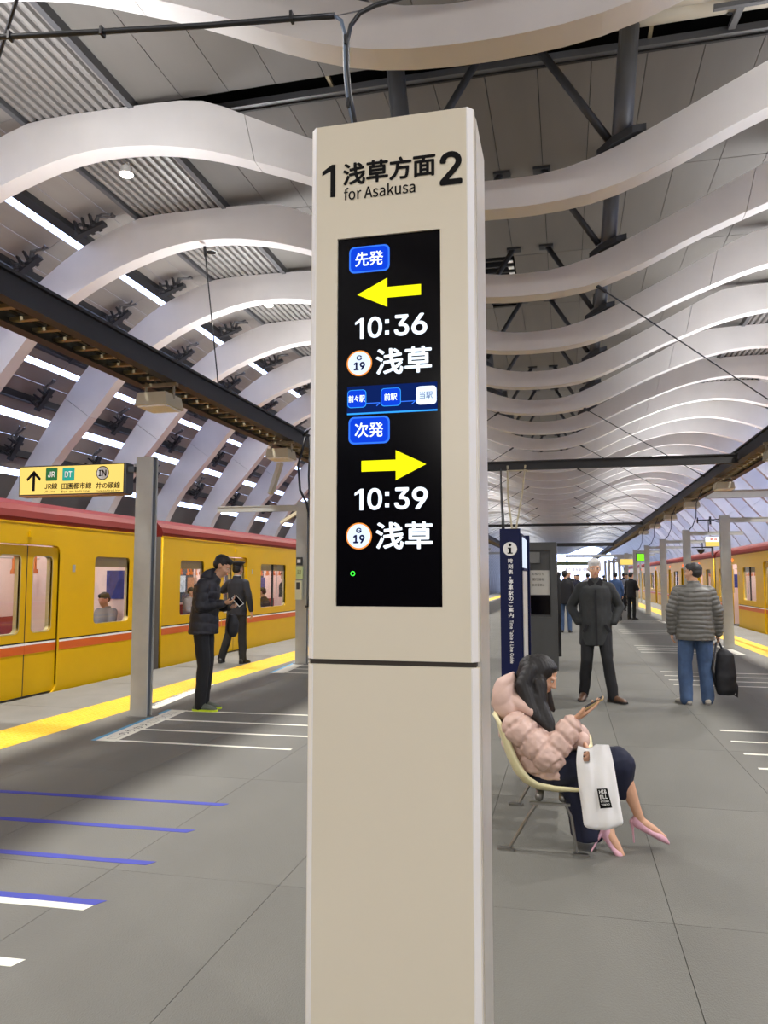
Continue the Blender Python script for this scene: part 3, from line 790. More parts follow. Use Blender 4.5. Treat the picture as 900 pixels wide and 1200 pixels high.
# upper front with the screen opening: front plate pieces round the screen
SCX = (-.5445, -.283); SCZ = (1.431, 2.352)
u_ = MB(); a, b_ = PX
def vplate(g, pts, z0, z1): g.prism(pts, 'z', z0, z1)
PB(lower, 'lower_cabinet', M_beige)
g = MB()
g.prism([(a, PY + CH), (a + CH, PY), (SCX[0], PY), (SCX[0], PY + .05), (a, PY + .05)], 'z', zt0, zt1)
g.prism([(SCX[1], PY), (b_ - CH, PY), (b_, PY + CH), (b_, PY + .05), (SCX[1], PY + .05)], 'z', zt0, zt1)
g.box(SCX[0], SCX[1], PY, PY + .05, zt0, SCZ[0]); g.box(SCX[0], SCX[1], PY, PY + .05, SCZ[1], zt1)
g.box(a, b_, PY + .05, 2.04, zt0, zt1)
PB(g, 'upper_cabinet', M_beige)
for x_, sgn in ((a, 1), (b_, -1)):      # bright corner trims
    for z0_, z1_ in ((0.0, 1.2905), (zt0 + .0005, zt1)):
        g = MB(); g.prism([(x_ - sgn * .0008, PY + CH + .001), (x_ + sgn * CH, PY - .0012), (x_ + sgn * (CH + .003), PY - .0004), (x_ + sgn * .002, PY + CH + .004)], 'z', z0_, z1_)
        PB(g, 'corner_trim', M_beigeb)
g = MB(); g.box(a + .006, b_ - .006, PY + .008, 2.03, 1.29, 1.306); PB(g, 'joint_gap', M_gap)
# side panel of brushed steel on the right, slightly deeper
g = MB(); g.box(b_ - .004, b_ + .0015, PY + CH + .006, PY + CH + .012, 0, zt1); g.box(b_ - .01, b_ + .0025, PY + .045, 2.045, 0, zt1 - .004)
PB(g, 'side_panel', mat('side_satin', srgb(205, 200, 192), .28, metal=.45, noise_amt=.03))
sc = MB(); sc.box(SCX[0], SCX[1], PY + .006, PY + .04, SCZ[0], SCZ[1]); screen = PB(sc, 'screen', M_screen)
YS = PY + .006 - PO.y        # screen plane in pillar space
def Q(x): return x - PO.x
def spanel(n_, x0_, x1_, z0_, z1_, m, r_=.0, lift=.0006, par=screen, th=.0004):
    g = MB()
    pts = rrect(Q(x0_), Q(x1_), z0_, z1_, r_) if r_ else [(Q(x0_), z0_), (Q(x1_), z0_), (Q(x1_), z1_), (Q(x0_), z1_)]
    g.prism(pts, 'y', YS - lift - th, YS - lift); return g.build(n_, m, par)
def stext(n_, txt, m, x0_, x1_, z0_, z1_, bold=.0, lift=.0006, y_=None, par=screen):
    return text_fit(n_, txt, m, par, (Q(x0_), YS if y_ is None else y_, z0_), XA, ZA, x1_ - x0_, z1_ - z0_, bold, lift)
# bezel
for zc, txt in ((2.295, '先発'), (1.861, '次発')):
    spanel('badge', -.515, -.411, zc - .034, zc + .034, G_blue2, .014)
    spanel('badge', -.511, -.415, zc - .030, zc + .030, G_blue, .012, .0012)
    stext('badge_lettering', txt, G_white, -.499, -.427, zc - .018, zc + .019, .008, .002)
def arrow_s(xt, xb, xs, zc, hh, hs):
    g = MB(); g.add([(Q(xt), YS - .001, zc), (Q(xb), YS - .001, zc + hh), (Q(xb), YS - .001, zc - hh)], [(0, 1, 2)])
    g.add([(Q(xb), YS - .001, zc + hs), (Q(xs), YS - .001, zc + hs), (Q(xs), YS - .001, zc - hs), (Q(xb), YS - .001, zc - hs)], [(0, 1, 2, 3)])
    g.build('arrow', G_yel, screen)
arrow_s(-.494, -.417, -.332, 2.205, .037, .0135)
arrow_s(-.321, -.396, -.482, 1.772, .0365, .0135)
def one(n_, m, x0_, x1_, z0_, z1_, st, par, y_):
    h_ = z1_ - z0_; g = MB()
    g.prism([(x1_ - st, z0_), (x1_, z0_), (x1_, z1_), (x1_ - st * .75, z1_), (x0_, z1_ - h_ * .19), (x0_, z1_ - h_ * .31), (x1_ - st, z1_ - h_ * .20)], 'y', y_ - .001, y_ - .0004)
    return g.build(n_, m, par)
for z_, tail in ((2.092, '36'), (1.664, '39')):
    one('departure_time', G_white, Q(-.499), Q(-.477), z_, z_ + .0525, .0095, screen, YS)
    for ch, xa, xb in (('0', -.467, -.430), (tail[0], -.400, -.362), (tail[1], -.356, -.317)):
        stext('departure_time', ch, G_white, xa, xb, z_, z_ + .0535, .035)
    for dz in (.006, .034): spanel('time_colon', -.4225, -.4125, z_ + dz, z_ + dz + .010, G_white)
for zc in (2.03, 1.601):
    cx = Q(-.488)
    MB().cyl((cx, YS - .0006, zc), (cx, YS - .001, zc), .0325, n=40).build('station_ring', G_orange, screen)
    MB().cyl((cx, YS - .001, zc), (cx, YS - .0014, zc), .029, n=40).build('station_disc', G_disc, screen)
    stext('station_lettering', 'G', G_ink, -.495, -.481, zc + .007, zc + .020, .06, .002)
    stext('station_lettering', '19', G_ink, -.502, -.473, zc - .018, zc + .003, .07, .002)
    stext('destination_lettering', '浅草', G_white, -.446, -.306, zc - .033, zc + .033, .012)
spanel('progress_band', -.519, -.293, 1.905, 1.972, G_navy)
spanel('progress_line', -.519, -.293, 1.901, 1.905, G_cyan)
for i, (xa, xb, txt, m1, m2, tm_) in enumerate(((-.518, -.470, '前々駅', G_cyan, G_blue, G_white), (-.433, -.383, '前駅', G_cyan, G_blue, G_white), (-.345, -.295, '当駅', G_white, G_pale, G_greyt))):
    spanel('stop_badge', xa, xb, 1.918, 1.963, m1, .009, .0012)
    spanel('stop_badge', xa + .0015, xb - .0015, 1.9195, 1.9615, m2, .008, .0018)
    d_ = .0 if len(txt) == 3 else .006
    stext('stop_lettering', txt, tm_, xa + .003 + d_, xb - .003 - d_, 1.9315, 1.9495, .01, .003)
for xa, xb in ((-.470, -.433), (-.383, -.345)):
    g = MB(); g.bar((Q(xa), YS - .001, 1.928), (Q(xb) - .002, YS - .001, 1.928), .001, .002); g.bar((Q(xb) - .002, YS - .001, 1.928), (Q(xb) - .011, YS - .001, 1.920), .001, .002)
    g.build('progress_arrow', G_blue2, screen)
g = MB(); g.tube([(Q(-.503) + .005 * cos(t_), YS - .001, 1.51 + .005 * sin(t_)) for t_ in [2 * pi * k / 16 for k in range(17)]], .0011, 6); g.build('power_led', G_green, screen)
# printed header
def ptext(n_, txt, x0_, x1_, z0_, z1_, bold=0.0):
    return text_fit(n_, txt, M_ink, pil, (Q(x0_), 0, z0_), XA, ZA, x1_ - x0_, z1_ - z0_, bold, .0008)
one('header_numeral', M_ink, Q(-.586), Q(-.551), 2.464, 2.550, .013, pil, 0)
ptext('header_numeral', '2', -.283, -.227, 2.460, 2.546, .04)
ptext('header_lettering', '浅草方面', -.531, -.293, 2.489, 2.549, .016)
ptext('header_lettering', 'for Asakusa', -.528, -.344, 2.451, 2.484, .006)
# conduit and cables feeding the pillar
cb = empty('pillar_supply_cable', (-.57, 1.95, 2.66), label='black corrugated cable pair dropping into the top of the display pillar', cat='cable')
def W2(p): return Vector(p) - Vector((-.57, 1.95, 2.66))
pts1 = [at(x_, y_, 1.95) for x_, y_ in ((-60, 47), (0, 43.5), (120, 37), (240, 30), (340, 22), (392, 18.5))]
cb_m = MB(); cb_m.tube([W2(p) for p in pts1], .0085, 10); cb_m.build('conduit', M_cable, cb, smooth=True)
pts2 = [at(x_, y_, 1.95) for x_, y_ in ((392, 19), (400, 24), (404, 40), (404, 62), (405, 90), (408, 118), (414, 145))]
cb_m = MB(); cb_m.tube([W2(p) for p in pts2], .0055, 8); cb_m.build('cable', M_cableb, cb, smooth=True)
pts3 = [at(x_, y_, 1.95) for x_, y_ in ((520, -14), (470, -2), (440, 6), (422, 15), (411, 30), (407, 48), (407, 80), (410, 110), (416, 145))]
cb_m = MB(); cb_m.tube([W2(p) for p in pts3], .0065, 8); cb_m.build('cable', M_cable, cb, smooth=True)
pts4 = [at(x_, y_, 1.955) for x_, y_ in ((390, 19), (405, 16), (425, 12), (440, 7))]
cb_m = MB(); cb_m.tube([W2(p) for p in pts4], .002, 6); cb_m.build('wire', M_steel, cb)
for x_, y_ in ((342, 20), (120, 37), (12, 42), (406, 48), (409, 122)):
    p = W2(at(x_, y_, 1.95)); cb_m = MB(); cb_m.box(p.x - .004, p.x + .004, p.y - .012, p.y + .012, p.z - .014, p.z + .012); cb_m.build('cable_tie', M_blk, cb)

# ================================================================== TRAINS
CAR = 14.95
DOORS = [(2.35, 3.60), (6.85, 8.10), (11.35, 12.60)]
WINS = [(.62, 1.55), (4.35, 5.95), (9.0, 10.6), (13.4, 14.33)]
def pane_mat():
    m = bpy.data.materials.new('window_pane'); m.use_nodes = True; nt = m.node_tree; nt.nodes.clear()
    o = nt.nodes.new('ShaderNodeOutputMaterial'); mx = nt.nodes.new('ShaderNodeMixShader'); t = nt.nodes.new('ShaderNodeBsdfTransparent'); g = nt.nodes.new('ShaderNodeBsdfGlossy')
    g.inputs['Roughness'].default_value = .02; mx.inputs[0].default_value = .07
    t.inputs[0].default_value = (.93, .95, .95, 1)
    nt.links.new(t.outputs[0], mx.inputs[1]); nt.links.new(g.outputs[0], mx.inputs[2]); nt.links.new(mx.outputs[0], o.inputs[0])
    return m
M_pane = pane_mat()
# meshes are in car space: platform face at x = 0, body towards -x, y along the train
to_side = lambda c: Vector((c.z, c.x, c.y))
holes = [(a, b_, .83, 1.81, .07) for a, b_ in WINS] + [(a, b_, -.02, 1.93, .10) for a, b_ in DOORS]
side_me = remap(plate_with_holes([(0, -.3), (CAR, -.3), (CAR, 2.2), (0, 2.2)], holes, .05, 'side_panel', M_tyel), to_side)
lw = .618
leaf_me = remap(plate_with_holes([(0, 0), (lw, 0), (lw, 1.91), (0, 1.91)], [(.12, .50, .80, 1.78, .06)], .03, 'door_leaf', M_tyel), to_side)
lining_me = remap(plate_with_holes([(0, 0), (CAR, 0), (CAR, 2.18), (0, 2.18)], holes, .02, 'side_lining', M_tint), to_side)
g = MB(); rp = [(.0, 2.2), (.012, 2.27), (-.02, 2.36), (-.1, 2.44), (-.3, 2.52), (-.8, 2.58), (-1.28, 2.6), (-1.76, 2.58), (-2.26, 2.52), (-2.46, 2.44), (-2.54, 2.36), (-2.56, 2.2)]
g.prism(rp, 'y', 0, CAR); roof_me = g.mesh('car_roof', M_tred)
def frame_ring(a, b_, z0, z1, r_, th, m, nm, x0=-.01, x1=.012):
    g = MB(); o = rrect(a - th, b_ + th, z0 - th, z1 + th, r_ + th); i_ = rrect(a, b_, z0, z1, r_); n = len(o)
    vs = [(x1, p[0], p[1]) for p in o] + [(x1, p[0], p[1]) for p in i_] + [(x0, p[0], p[1]) for p in o] + [(x0 - .05, p[0], p[1]) for p in i_]
    fs = []
    for k in range(n):
        q = (k + 1) % n; fs += [(k, q, n + q, n + k), (2 * n + k, k, q, 2 * n + q)[::-1], (n + k, n + q, 3 * n + q, 3 * n + k)]
    g.add(vs, fs); return g.mesh(nm, m)
win_fr = [frame_ring(a, b_, .83, 1.81, .07, .012, M_frame, 'window_frame') for a, b_ in WINS]
door_fr = [frame_ring(a, b_, -.02, 1.93, .10, .03, M_tyel, 'door_surround', x1=.016) for a, b_ in DOORS]
leaf_fr = frame_ring(.12, .50, .80, 1.78, .06, .012, M_frame, 'leaf_window_frame', x0=-.02, x1=.018)
stripe_mes = {}
def stripes(a, b_):
    k = (round(a, 3), round(b_, 3))
    if k not in stripe_mes:
        g = MB(); g.box(.02, .0275, a, b_, .665, .682, 0); g.box(.02, .0275, a, b_, .638, .665, 1); g.box(.02, .0275, a, b_, .53, .638, 2)
        stripe_mes[k] = g.mesh('stripe', [M_ink, M_white, M_torange])
    return stripe_mes[k]
hold_me = MB()
for k in range(7): hold_me.box(-.62, -.60, -.9 + .3 * k, -.86 + .3 * k, 1.55, 1.75)
poster_m = [mat('poster_blue', srgb(40, 52, 130), .5, noise_amt=.3, nscale=14), mat('poster_pale', srgb(190, 205, 215), .5, noise_amt=.3, nscale=12), mat('poster_brown', srgb(170, 120, 90), .5, noise_amt=.3, nscale=11)]
hand_m = mat('strap_orange', srgb(226, 130, 70), .5)
tw_dark = mat('far_window', srgb(70, 80, 95), .1)
inner = MB()
inner.box(-2.50, -2.46, 0, CAR, 0, 2.18, 0); inner.box(-2.5, -.03, 0, CAR, -.05, 0, 3); inner.box(-2.5, -.03, 0, CAR, 2.12, 2.18, 1)
inner.box(-2.5, -.03, .0, .04, 0, 2.18, 0); inner.box(-2.5, -.03, CAR - .04, CAR, 0, 2.18, 0)
for a, b_ in WINS: inner.box(-2.46, -2.45, a, b_, .9, 1.75, 2)
for a, b_ in DOORS:
    inner.box(-2.46, -2.44, a + .1, a + .5, .8, 1.75, 2); inner.box(-2.46, -2.44, b_ - .5, b_ - .1, .8, 1.75, 2)
    for y_ in (a - .05, b_ + .03):
        inner.box(-.55, -.06, y_, y_ + .02, 0, 1.0, 0); inner.box(-2.46, -2.0, y_, y_ + .02, 0, 1.9, 0)
inner_me = inner.mesh('saloon', [M_tint, M_white, tw_dark, M_edge])
seat_m = MB()
for a, b_ in ((.1, 2.25), (3.75, 6.7), (8.25, 11.2), (12.75, 14.85)):
    seat_m.box(-2.45, -2.0, a, b_, .2, .45); seat_m.box(-2.45, -2.33, a, b_, .45, .85); seat_m.box(-.5, -.06, a, b_, .2, .45); seat_m.box(-.17, -.06, a, b_, .45, .80)
seat_me = seat_m.mesh('bench_seat', M_tseat)
lamp_me = MB().box(-.75, -.6, .3, CAR - .3, 2.09, 2.115).box(-1.95, -1.8, .3, CAR - .3, 2.09, 2.115).mesh('ceiling_lamp', G_tlamp)
grab = MB()
for x_ in (-.6, -1.95):
    grab.cyl((x_, .2, 1.82), (x_, CAR - .2, 1.82), .014, n=6, mi=0)
    for k in range(34):
        y_ = .6 + .41 * k
        grab.box(x_ - .01, x_ + .01, y_ - .02, y_ + .02, 1.62, 1.82, 1); grab.box(x_ - .015, x_ + .015, y_ - .05, y_ + .05, 1.56, 1.62, 1)
for a, b_ in DOORS:
    for y_ in (a - .04, b_ + .04): grab.cyl((-.55, y_, 0), (-.55, y_, 2.1), .016, n=6)
grab_me = grab.mesh('grab_rail', [M_silver, hand_m])
post_me = []
for mi in range(3):
    g = MB(); g.box(0, .01, -.3, .3, -.2, .2); post_me.append(g.mesh('poster', poster_m[mi]))
under_me = MB().box(-2.5, -.08, .1, CAR - .1, -1.0, -.3).box(-2.4, -.2, .3, CAR - .3, -.35, -.02).mesh('underframe', M_tdark)
ends = MB()
for ya, yb in ((-.2, .0), (CAR, CAR + .2)):
    ends.prism([(-.5, -.1), (-.5, 2.0), (-.8, 2.15), (-1.76, 2.15), (-2.06, 2.0), (-2.06, -.1)], 'y', ya, yb)
ends_me = ends.mesh('gangway', M_rubber)
endw = MB(); endw.box(-2.54, -.02, -.012, .001, -.3, 2.2); endw.box(-2.54, -.02, CAR - .001, CAR + .012, -.3, 2.2)
endw_me = endw.mesh('end_wall', mat('end_grey', srgb(110, 104, 96), .5))
blind_me = [MB().box(-.035, -.03, a, b_, 1.66, 1.83).mesh('blind', mat('blind_beige', srgb(190, 170, 140), .7)) for a, b_ in WINS]
def car(x, y, flip, label, open_doors=()):
    t = empty('train_car', (x, y + (CAR if flip else 0), 0), pi if flip else 0, label, 'train', 'yellow subway cars with red roofs')
    P_ = lambda n_, me, **k: link(n_, me, t, **k)
    sp = P_('side_panel', side_me); P_('side_lining', lining_me, loc=(-.06, 0, 0)); P_('car_roof', roof_me); P_('saloon', inner_me)
    P_('bench_seat', seat_me); P_('ceiling_lamp', lamp_me); P_('grab_rail', grab_me); P_('underframe', under_me); P_('gangway', ends_me); P_('end_wall', endw_me)
    for i, (a, b_) in enumerate(WINS):
        wnd = P_('side_window', win_fr[i])
        link('pane', MB().box(-.024, -.018, a + .001, b_ - .001, .831, 1.809).mesh('pane', M_pane), wnd)
        if b_ - a > 1.2: link('mullion', MB().box(-.03, .006, (a + b_) / 2 - .022, (a + b_) / 2 + .022, .83, 1.81).mesh('mullion', M_rubber), wnd)
        link('blind', blind_me[i], wnd)
    for i, (a, b_) in enumerate(DOORS):
        P_('door_surround', door_fr[i])
        sh = .56 if i in open_doors else 0
        for j, (y_, s_) in enumerate(((a + .005, -sh), (b_ - .005 - lw, sh))):
            l_ = P_('door_leaf', leaf_me, loc=(-.062 if sh else -.02, y_ + s_, 0))
            link('leaf_window_frame', leaf_fr, l_, loc=(-.001, 0, 0)); link('pane', MB().box(-.006, -.001, .121, .499, .801, 1.779).mesh('pane', M_pane), l_)
            if not sh: link('stripe', stripes(0, lw), l_, loc=(-.008, 0, 0))
        if not sh: link('door_seal', MB().box(-.035, -.004, (a + b_) / 2 - .008, (a + b_) / 2 + .008, 0, 1.91).mesh('door_seal', M_rubber), t)
        P_('door_sill', MB().box(-.03, .03, a, b_, -.06, -.02).mesh('door_sill', M_silver))
        P_('door_lamp', MB().box(.024, .05, (a + b_) / 2 - .03, (a + b_) / 2 + .03, 2.02, 2.10).mesh('door_lamp', G_red if i in open_doors else M_tyel))
    prev = 0
    for a, b_ in DOORS + [(CAR, CAR)]:
        P_('stripe', stripes(prev, a - (.03 if a < CAR else 0))); prev = b_ + .03
    for y_ in (3.86, 1.9, 8.4, 12.9): P_('number_plate', MB().box(.024, .03, y_ - .03, y_ + .03, 1.58, 1.68).mesh('number_plate', M_silver))
    for i, y_ in enumerate((1.1, 5.2, 9.8, 13.85)):
        P_('poster', post_me[i % 3], loc=(-2.44, y_, 1.35), scale=(1, 1, 1)); P_('poster', post_me[(i + 1) % 3], loc=(-2.44, y_ + (.65 if y_ < 10 else -.65), 1.35), scale=(1, .8, .8))
    for y_ in (.05, CAR - .06):
        g = MB(); g.box(-.75, -.2, y_, y_ + .01, 1.15, 1.62)
        P_('poster', g.mesh('poster', poster_m[0]))
    P_('drip_rail', MB().box(.0, .03, 0, CAR, 2.19, 2.212).mesh('drip_rail', M_tyel))
    return t
XL, XR_ = -6.72, 5.27
car(XL, -3.4, False, 'yellow red-roofed subway car nearest the camera on the left track')
car(XL, 11.95, False, 'yellow subway car on the left track just beyond the first post, guard beside it')
car(XL, 27.3, False, 'third yellow subway car along the left track, mostly behind the display pillar')
car(XL, 42.65, False, 'last yellow subway car along the left track')
car(XR_, -.6, True, 'yellow subway car on the right track nearest the camera, outside the view')
car(XR_, 14.75, True, 'yellow subway car with open doors on the right track, right of the first car joint', (0,))
car(XR_, 30.1, True, 'second yellow subway car in view on the right track, behind the posts', (0, 1, 2))
car(XR_, 45.45, True, 'third yellow subway car in view on the right track, near the far crowd', (0, 1, 2))
car(XR_, 60.8, True, 'farthest yellow subway car on the right track', (0, 1, 2))

# ================================================================== SEATS
def shell_mesh():
    prof = [(.31, .045), (.28, .028), (.20, .008), (.08, -.004), (-.02, .0), (-.09, .03), (-.14, .085), (-.175, .16), (-.21, .27), (-.235, .37), (-.245, .41)]
    n = len(prof); ws = [.19, .215, .225, .225, .222, .218, .215, .212, .205, .19, .165]; th = .022; lip = [.0, .012, .03, .045, .055, .06, .06, .055, .045, .02, .0]
    m_ = 9; vs = []
    for layer in (0, 1):
        for i, (x_, z_) in enumerate(prof):
            p = Vector(prof[max(i - 1, 0)]); q = Vector(prof[min(i + 1, n - 1)]); d_ = (q - p).normalized(); nn = Vector((d_.y, -d_.x))  # inward (up/forward)
            if nn.y < 0 and i < 5: nn = -nn
            for j in range(m_):
                t_ = -1 + 2 * j / (m_ - 1); c_ = lip[i] * abs(t_) ** 3
                o = nn * (c_ - (th if layer else 0))
                vs.append((x_ + o.x, ws[i] * t_, z_ + o.y))
    L_ = n * m_; fs = []
    for i in range(n - 1):
        for j in range(m_ - 1):
            a = i * m_ + j; fs += [(a, a + 1, a + m_ + 1, a + m_), (L_ + a, L_ + a + m_, L_ + a + m_ + 1, L_ + a + 1)]
    for i in range(n - 1):
        for j in (0, m_ - 1): a = i * m_ + j; fs.append((a, a + m_, L_ + a + m_, L_ + a))
    for j in range(m_ - 1):
        for i in (0, n - 1): a = i * m_ + j; fs.append((a, a + 1, L_ + a + 1, L_ + a))
    g = MB(); g.add(vs, fs); return g.mesh('seat_shell', M_seat, smooth=True)
shell_me = shell_mesh()
SX0, SY0, SZ0 = -.16, 4.68, .315
bench = empty('beam_seating', (SX0, 5.2, 0), label='row of cream shell seats on a shared chrome beam behind the display pillar', cat='bench')
for k in range(3):
    link('seat_shell', shell_me, bench, (0, SY0 - 5.2 + .53 * k, SZ0))
for x_ in (-.01, .12):
    MB().cyl((x_, 4.52 - 5.2, .272), (x_, 6.1 - 5.2, .272), .023, n=14).build('seat_beam', M_chrome, bench, smooth=True)
for y_ in (4.44, 5.3, 6.12):
    g = MB(); yy = y_ - 5.2
    g.tube([(-.02, yy, .26), (-.06, yy, .2), (-.17, yy, .015)], .009, 8); g.tube([(.13, yy, .27), (.165, yy, .2), (.19, yy, .012)], .008, 8)
    g.box(-.235, -.145, yy - .02, yy + .02, 0, .012); g.box(.17, .25, yy - .015, yy + .015, 0, .010); g.bar((-.06, yy, .262), (.16, yy, .262), .02, .012)
    g.build('bench_leg', M_chrome, bench)
    
# ================================================================== GUIDE SIGN, KIOSK
gs = empty('timetable_sign', (-.62, 9.3, 0), label='navy blue timetable guide stand with white lettering behind the seats', cat='sign')
ga, gb, gy = -.755 + .62, -.515 + .62, -.1
MB().box(ga, gb, gy, gy + .1, 0, 2.08).build('sign_column', M_blue, gs)
MB().cyl(((ga + gb) / 2 - .0, gy, 1.84), ((ga + gb) / 2, gy - .003, 1.84), .082, n=32).build('info_disc', M_white, gs)
g = MB(); cx = (ga + gb) / 2
g.cyl((cx, gy - .003, 1.886), (cx, gy - .005, 1.886), .017, n=16); g.box(cx - .013, cx + .013, gy - .005, gy - .003, 1.785, 1.855); g.box(cx - .027, cx + .0, gy - .005, gy - .003, 1.843, 1.856); g.box(cx - .03, cx + .03, gy - .005, gy - .003, 1.783, 1.796)
g.build('info_symbol', M_ink, gs)
zc = 1.725
for ch in '時刻表・停車駅のご案内':
    h_ = .066 if ch != '・' else .03
    if ch == '・':
        MB().box(cx - .008, cx + .008, gy - .002, gy, zc - .035, zc - .019).build('guide_dot', M_white, gs); zc -= .052; continue
    text_fit('guide_lettering', ch, M_white, gs, (cx - .026, gy, zc - .054), XA, ZA, .056, .054, .012, .002); zc -= .065
zc -= .02
text_fit('guide_lettering', 'Time Table & Line Guide', M_white, gs, (cx - .014, gy, zc), (0, 0, -1), (1, 0, 0), .50, .040, .02, .002)
MB().box(gb, gb + .02, gy + .02, .95, 0, 2.02).build('board_backing', M_blue, gs)
MB().box(gb + .02, gb + .03, gy + .06, .85, 1.62, 1.98).build('timetable_board', G_panel, gs)
MB().box(gb + .02, gb + .03, gy + .06, .85, .5, 1.58).build('route_board', mat('board_white', srgb(214, 212, 205), .3, noise_amt=.1, nscale=9), gs)
MB().box(gb + .02, gb + .035, gy + .04, .87, 1.585, 1.615).build('board_rail', M_blue, gs)
MB().box(gb - .01, gb + .06, .9, 1.0, 0, 2.05).build('sign_column', M_blue, gs)
g = MB(); _q = at(587, 550, 17.25); g.tube([(-.72, 9.3, 2.08), (-.725, 9.35, 2.2), (lambda a, b_: a.lerp(b_, .3))(Vector((-.73, 9.3, 2.1)), _q), (lambda a, b_: a.lerp(b_, .65))(Vector((-.75, 9.3, 2.1)), _q), _q], .02, 8)
tag(g.build('sign_supply_cable', M_blk, smooth=True), 'thick black cable rising from the blue guide stand to the cross beam', 'cable')
# pale wires hanging from the cross beam
for i, (xa, xb) in enumerate(((-1.95, -1.62), (-1.55, -1.85))):
    pass
hg = empty('cable_hanger', (-1.0, 17.25, 3.9), label='pale conduit bundle hanging from the dark cross beam over the kiosk', cat='cable')
g = MB(); g.tube([(-.22, 0, .1), (-.22, 0, -.6), (-.12, 0, -1.5), (-.06, 0, -1.72)], .022, 8); g.tube([(.17, 0, .1), (.1, 0, -.5), (-.05, 0, -1.3), (-.08, 0, -1.72)], .02, 8); g.bar((-.24, 0, -.02), (.2, 0, -.02), .03, .03); g.box(-.14, -.0, -.06, .06, -1.75, -1.3)
g.build('conduit_pair', M_lampb, hg, smooth=False)

kk = empty('grey_kiosk', (-.38, 12.9, 0), label='dark grey metal kiosk cabinet with a posted notice behind the blue stand', cat='kiosk')
xa, xb = -.27, .24
g = MB(); g.box(xa, xb, .03, 1.0, 0, 2.08); g.box(xa, xa + .06, -.02, .03, 0, 2.08); g.box(xb - .1, xb, -.02, .03, 0, 2.08); g.box(xa + .06, xb - .1, -.02, .03, 1.95, 2.08); g.box(xa + .06, xb - .1, -.02, .03, .0, .86)
g.build('kiosk_body', M_kiosk, kk)
MB().box(xa + .06, xa + .24, -.04, .03, 1.74, 1.92).build('kiosk_speaker', mat('kiosk_lightgrey', srgb(96, 97, 95), .5), kk)
nb = MB().box(xa + .07, xb - .12, .015, .028, 1.22, 1.62).build('notice_sheet', mat('notice_grey', srgb(168, 166, 158), .5), kk)
for i, wtxt in enumerate(('お知らせ', '運行情報', '次の電車は')):
    text_fit('notice_lettering', wtxt, M_kiosk, nb, (xa + .11, .015, 1.54 - .09 * i), XA, ZA, .2, .045)
MB().box(xa + .07, xb - .12, .02, .028, .9, 1.2).build('kiosk_pane', M_screen, kk)
MB().box(xb, xb + .05, .3, .36, .2, 1.55).build('kiosk_handle', M_blk, kk)

# far gate header and lit signs at the end of the platform
fh = empty('far_gate_header', (.6, 46, 0), label='wide lit notice header over the crowd at the far end of the platform', cat='sign')
MB().box(-1.4, 1.1, -.1, .1, 2.22, 2.42).build('header_beam', mat('header_green', srgb(90, 104, 74), .5), fh)
MB().box(-1.5, 1.3, -.08, .08, 1.72, 2.18).build('header_panel', G_far, fh)
text_fit('header_lettering', 'のりばご案内 銀座線 浅草方面', mat('header_purple', srgb(110, 100, 170), .5), fh, (-1.3, -.085, 1.86), XA, ZA, 2.3, .2, .01, .003)
for x_ in (-1.3, 1.05): MB().box(x_ - .05, x_ + .05, -.05, .05, 0, 2.25).build('header_post', M_post, fh)
fb = empty('far_louvre_beam', (2.2, 50, 0), label='thin louvred beam hanging at the far right end above the crowd', cat='beam')
MB().box(-2.2, 2.4, -.1, .1, 2.78, 2.95).build('louvre_beam', M_post, fb)
for x_ in (-2.1, 2.3): MB().box(x_ - .05, x_ + .05, -.05, .05, 0, 2.8).build('beam_post', M_post, fb)
for i, (x_, y_, z_, w_) in enumerate(((3.1, 41, 2.3, .8), (-6.2, 34, 1.75, .9), (-5.6, 27, 2.0, .7))):
    t = empty('hanging_sign', (x_, y_, z_), label=['yellow lit sign above the far end of the right posts', 'small orange lit sign far off left of the blue stand', 'second small lit sign far along the left platform edge'][i], cat='sign')
    MB().box(-w_ / 2, w_ / 2, -.05, .05, -.16, .16).build('sign_case', M_post, t); MB().box(-w_ / 2 + .02, w_ / 2 - .02, -.056, -.05, -.14, .14).build('sign_face', G_signy, t)
    MB().box(-.02, .02, -.02, .02, .16, 2.74 - z_ if z_ < 2.6 else .3).build('sign_hanger', M_post, t)

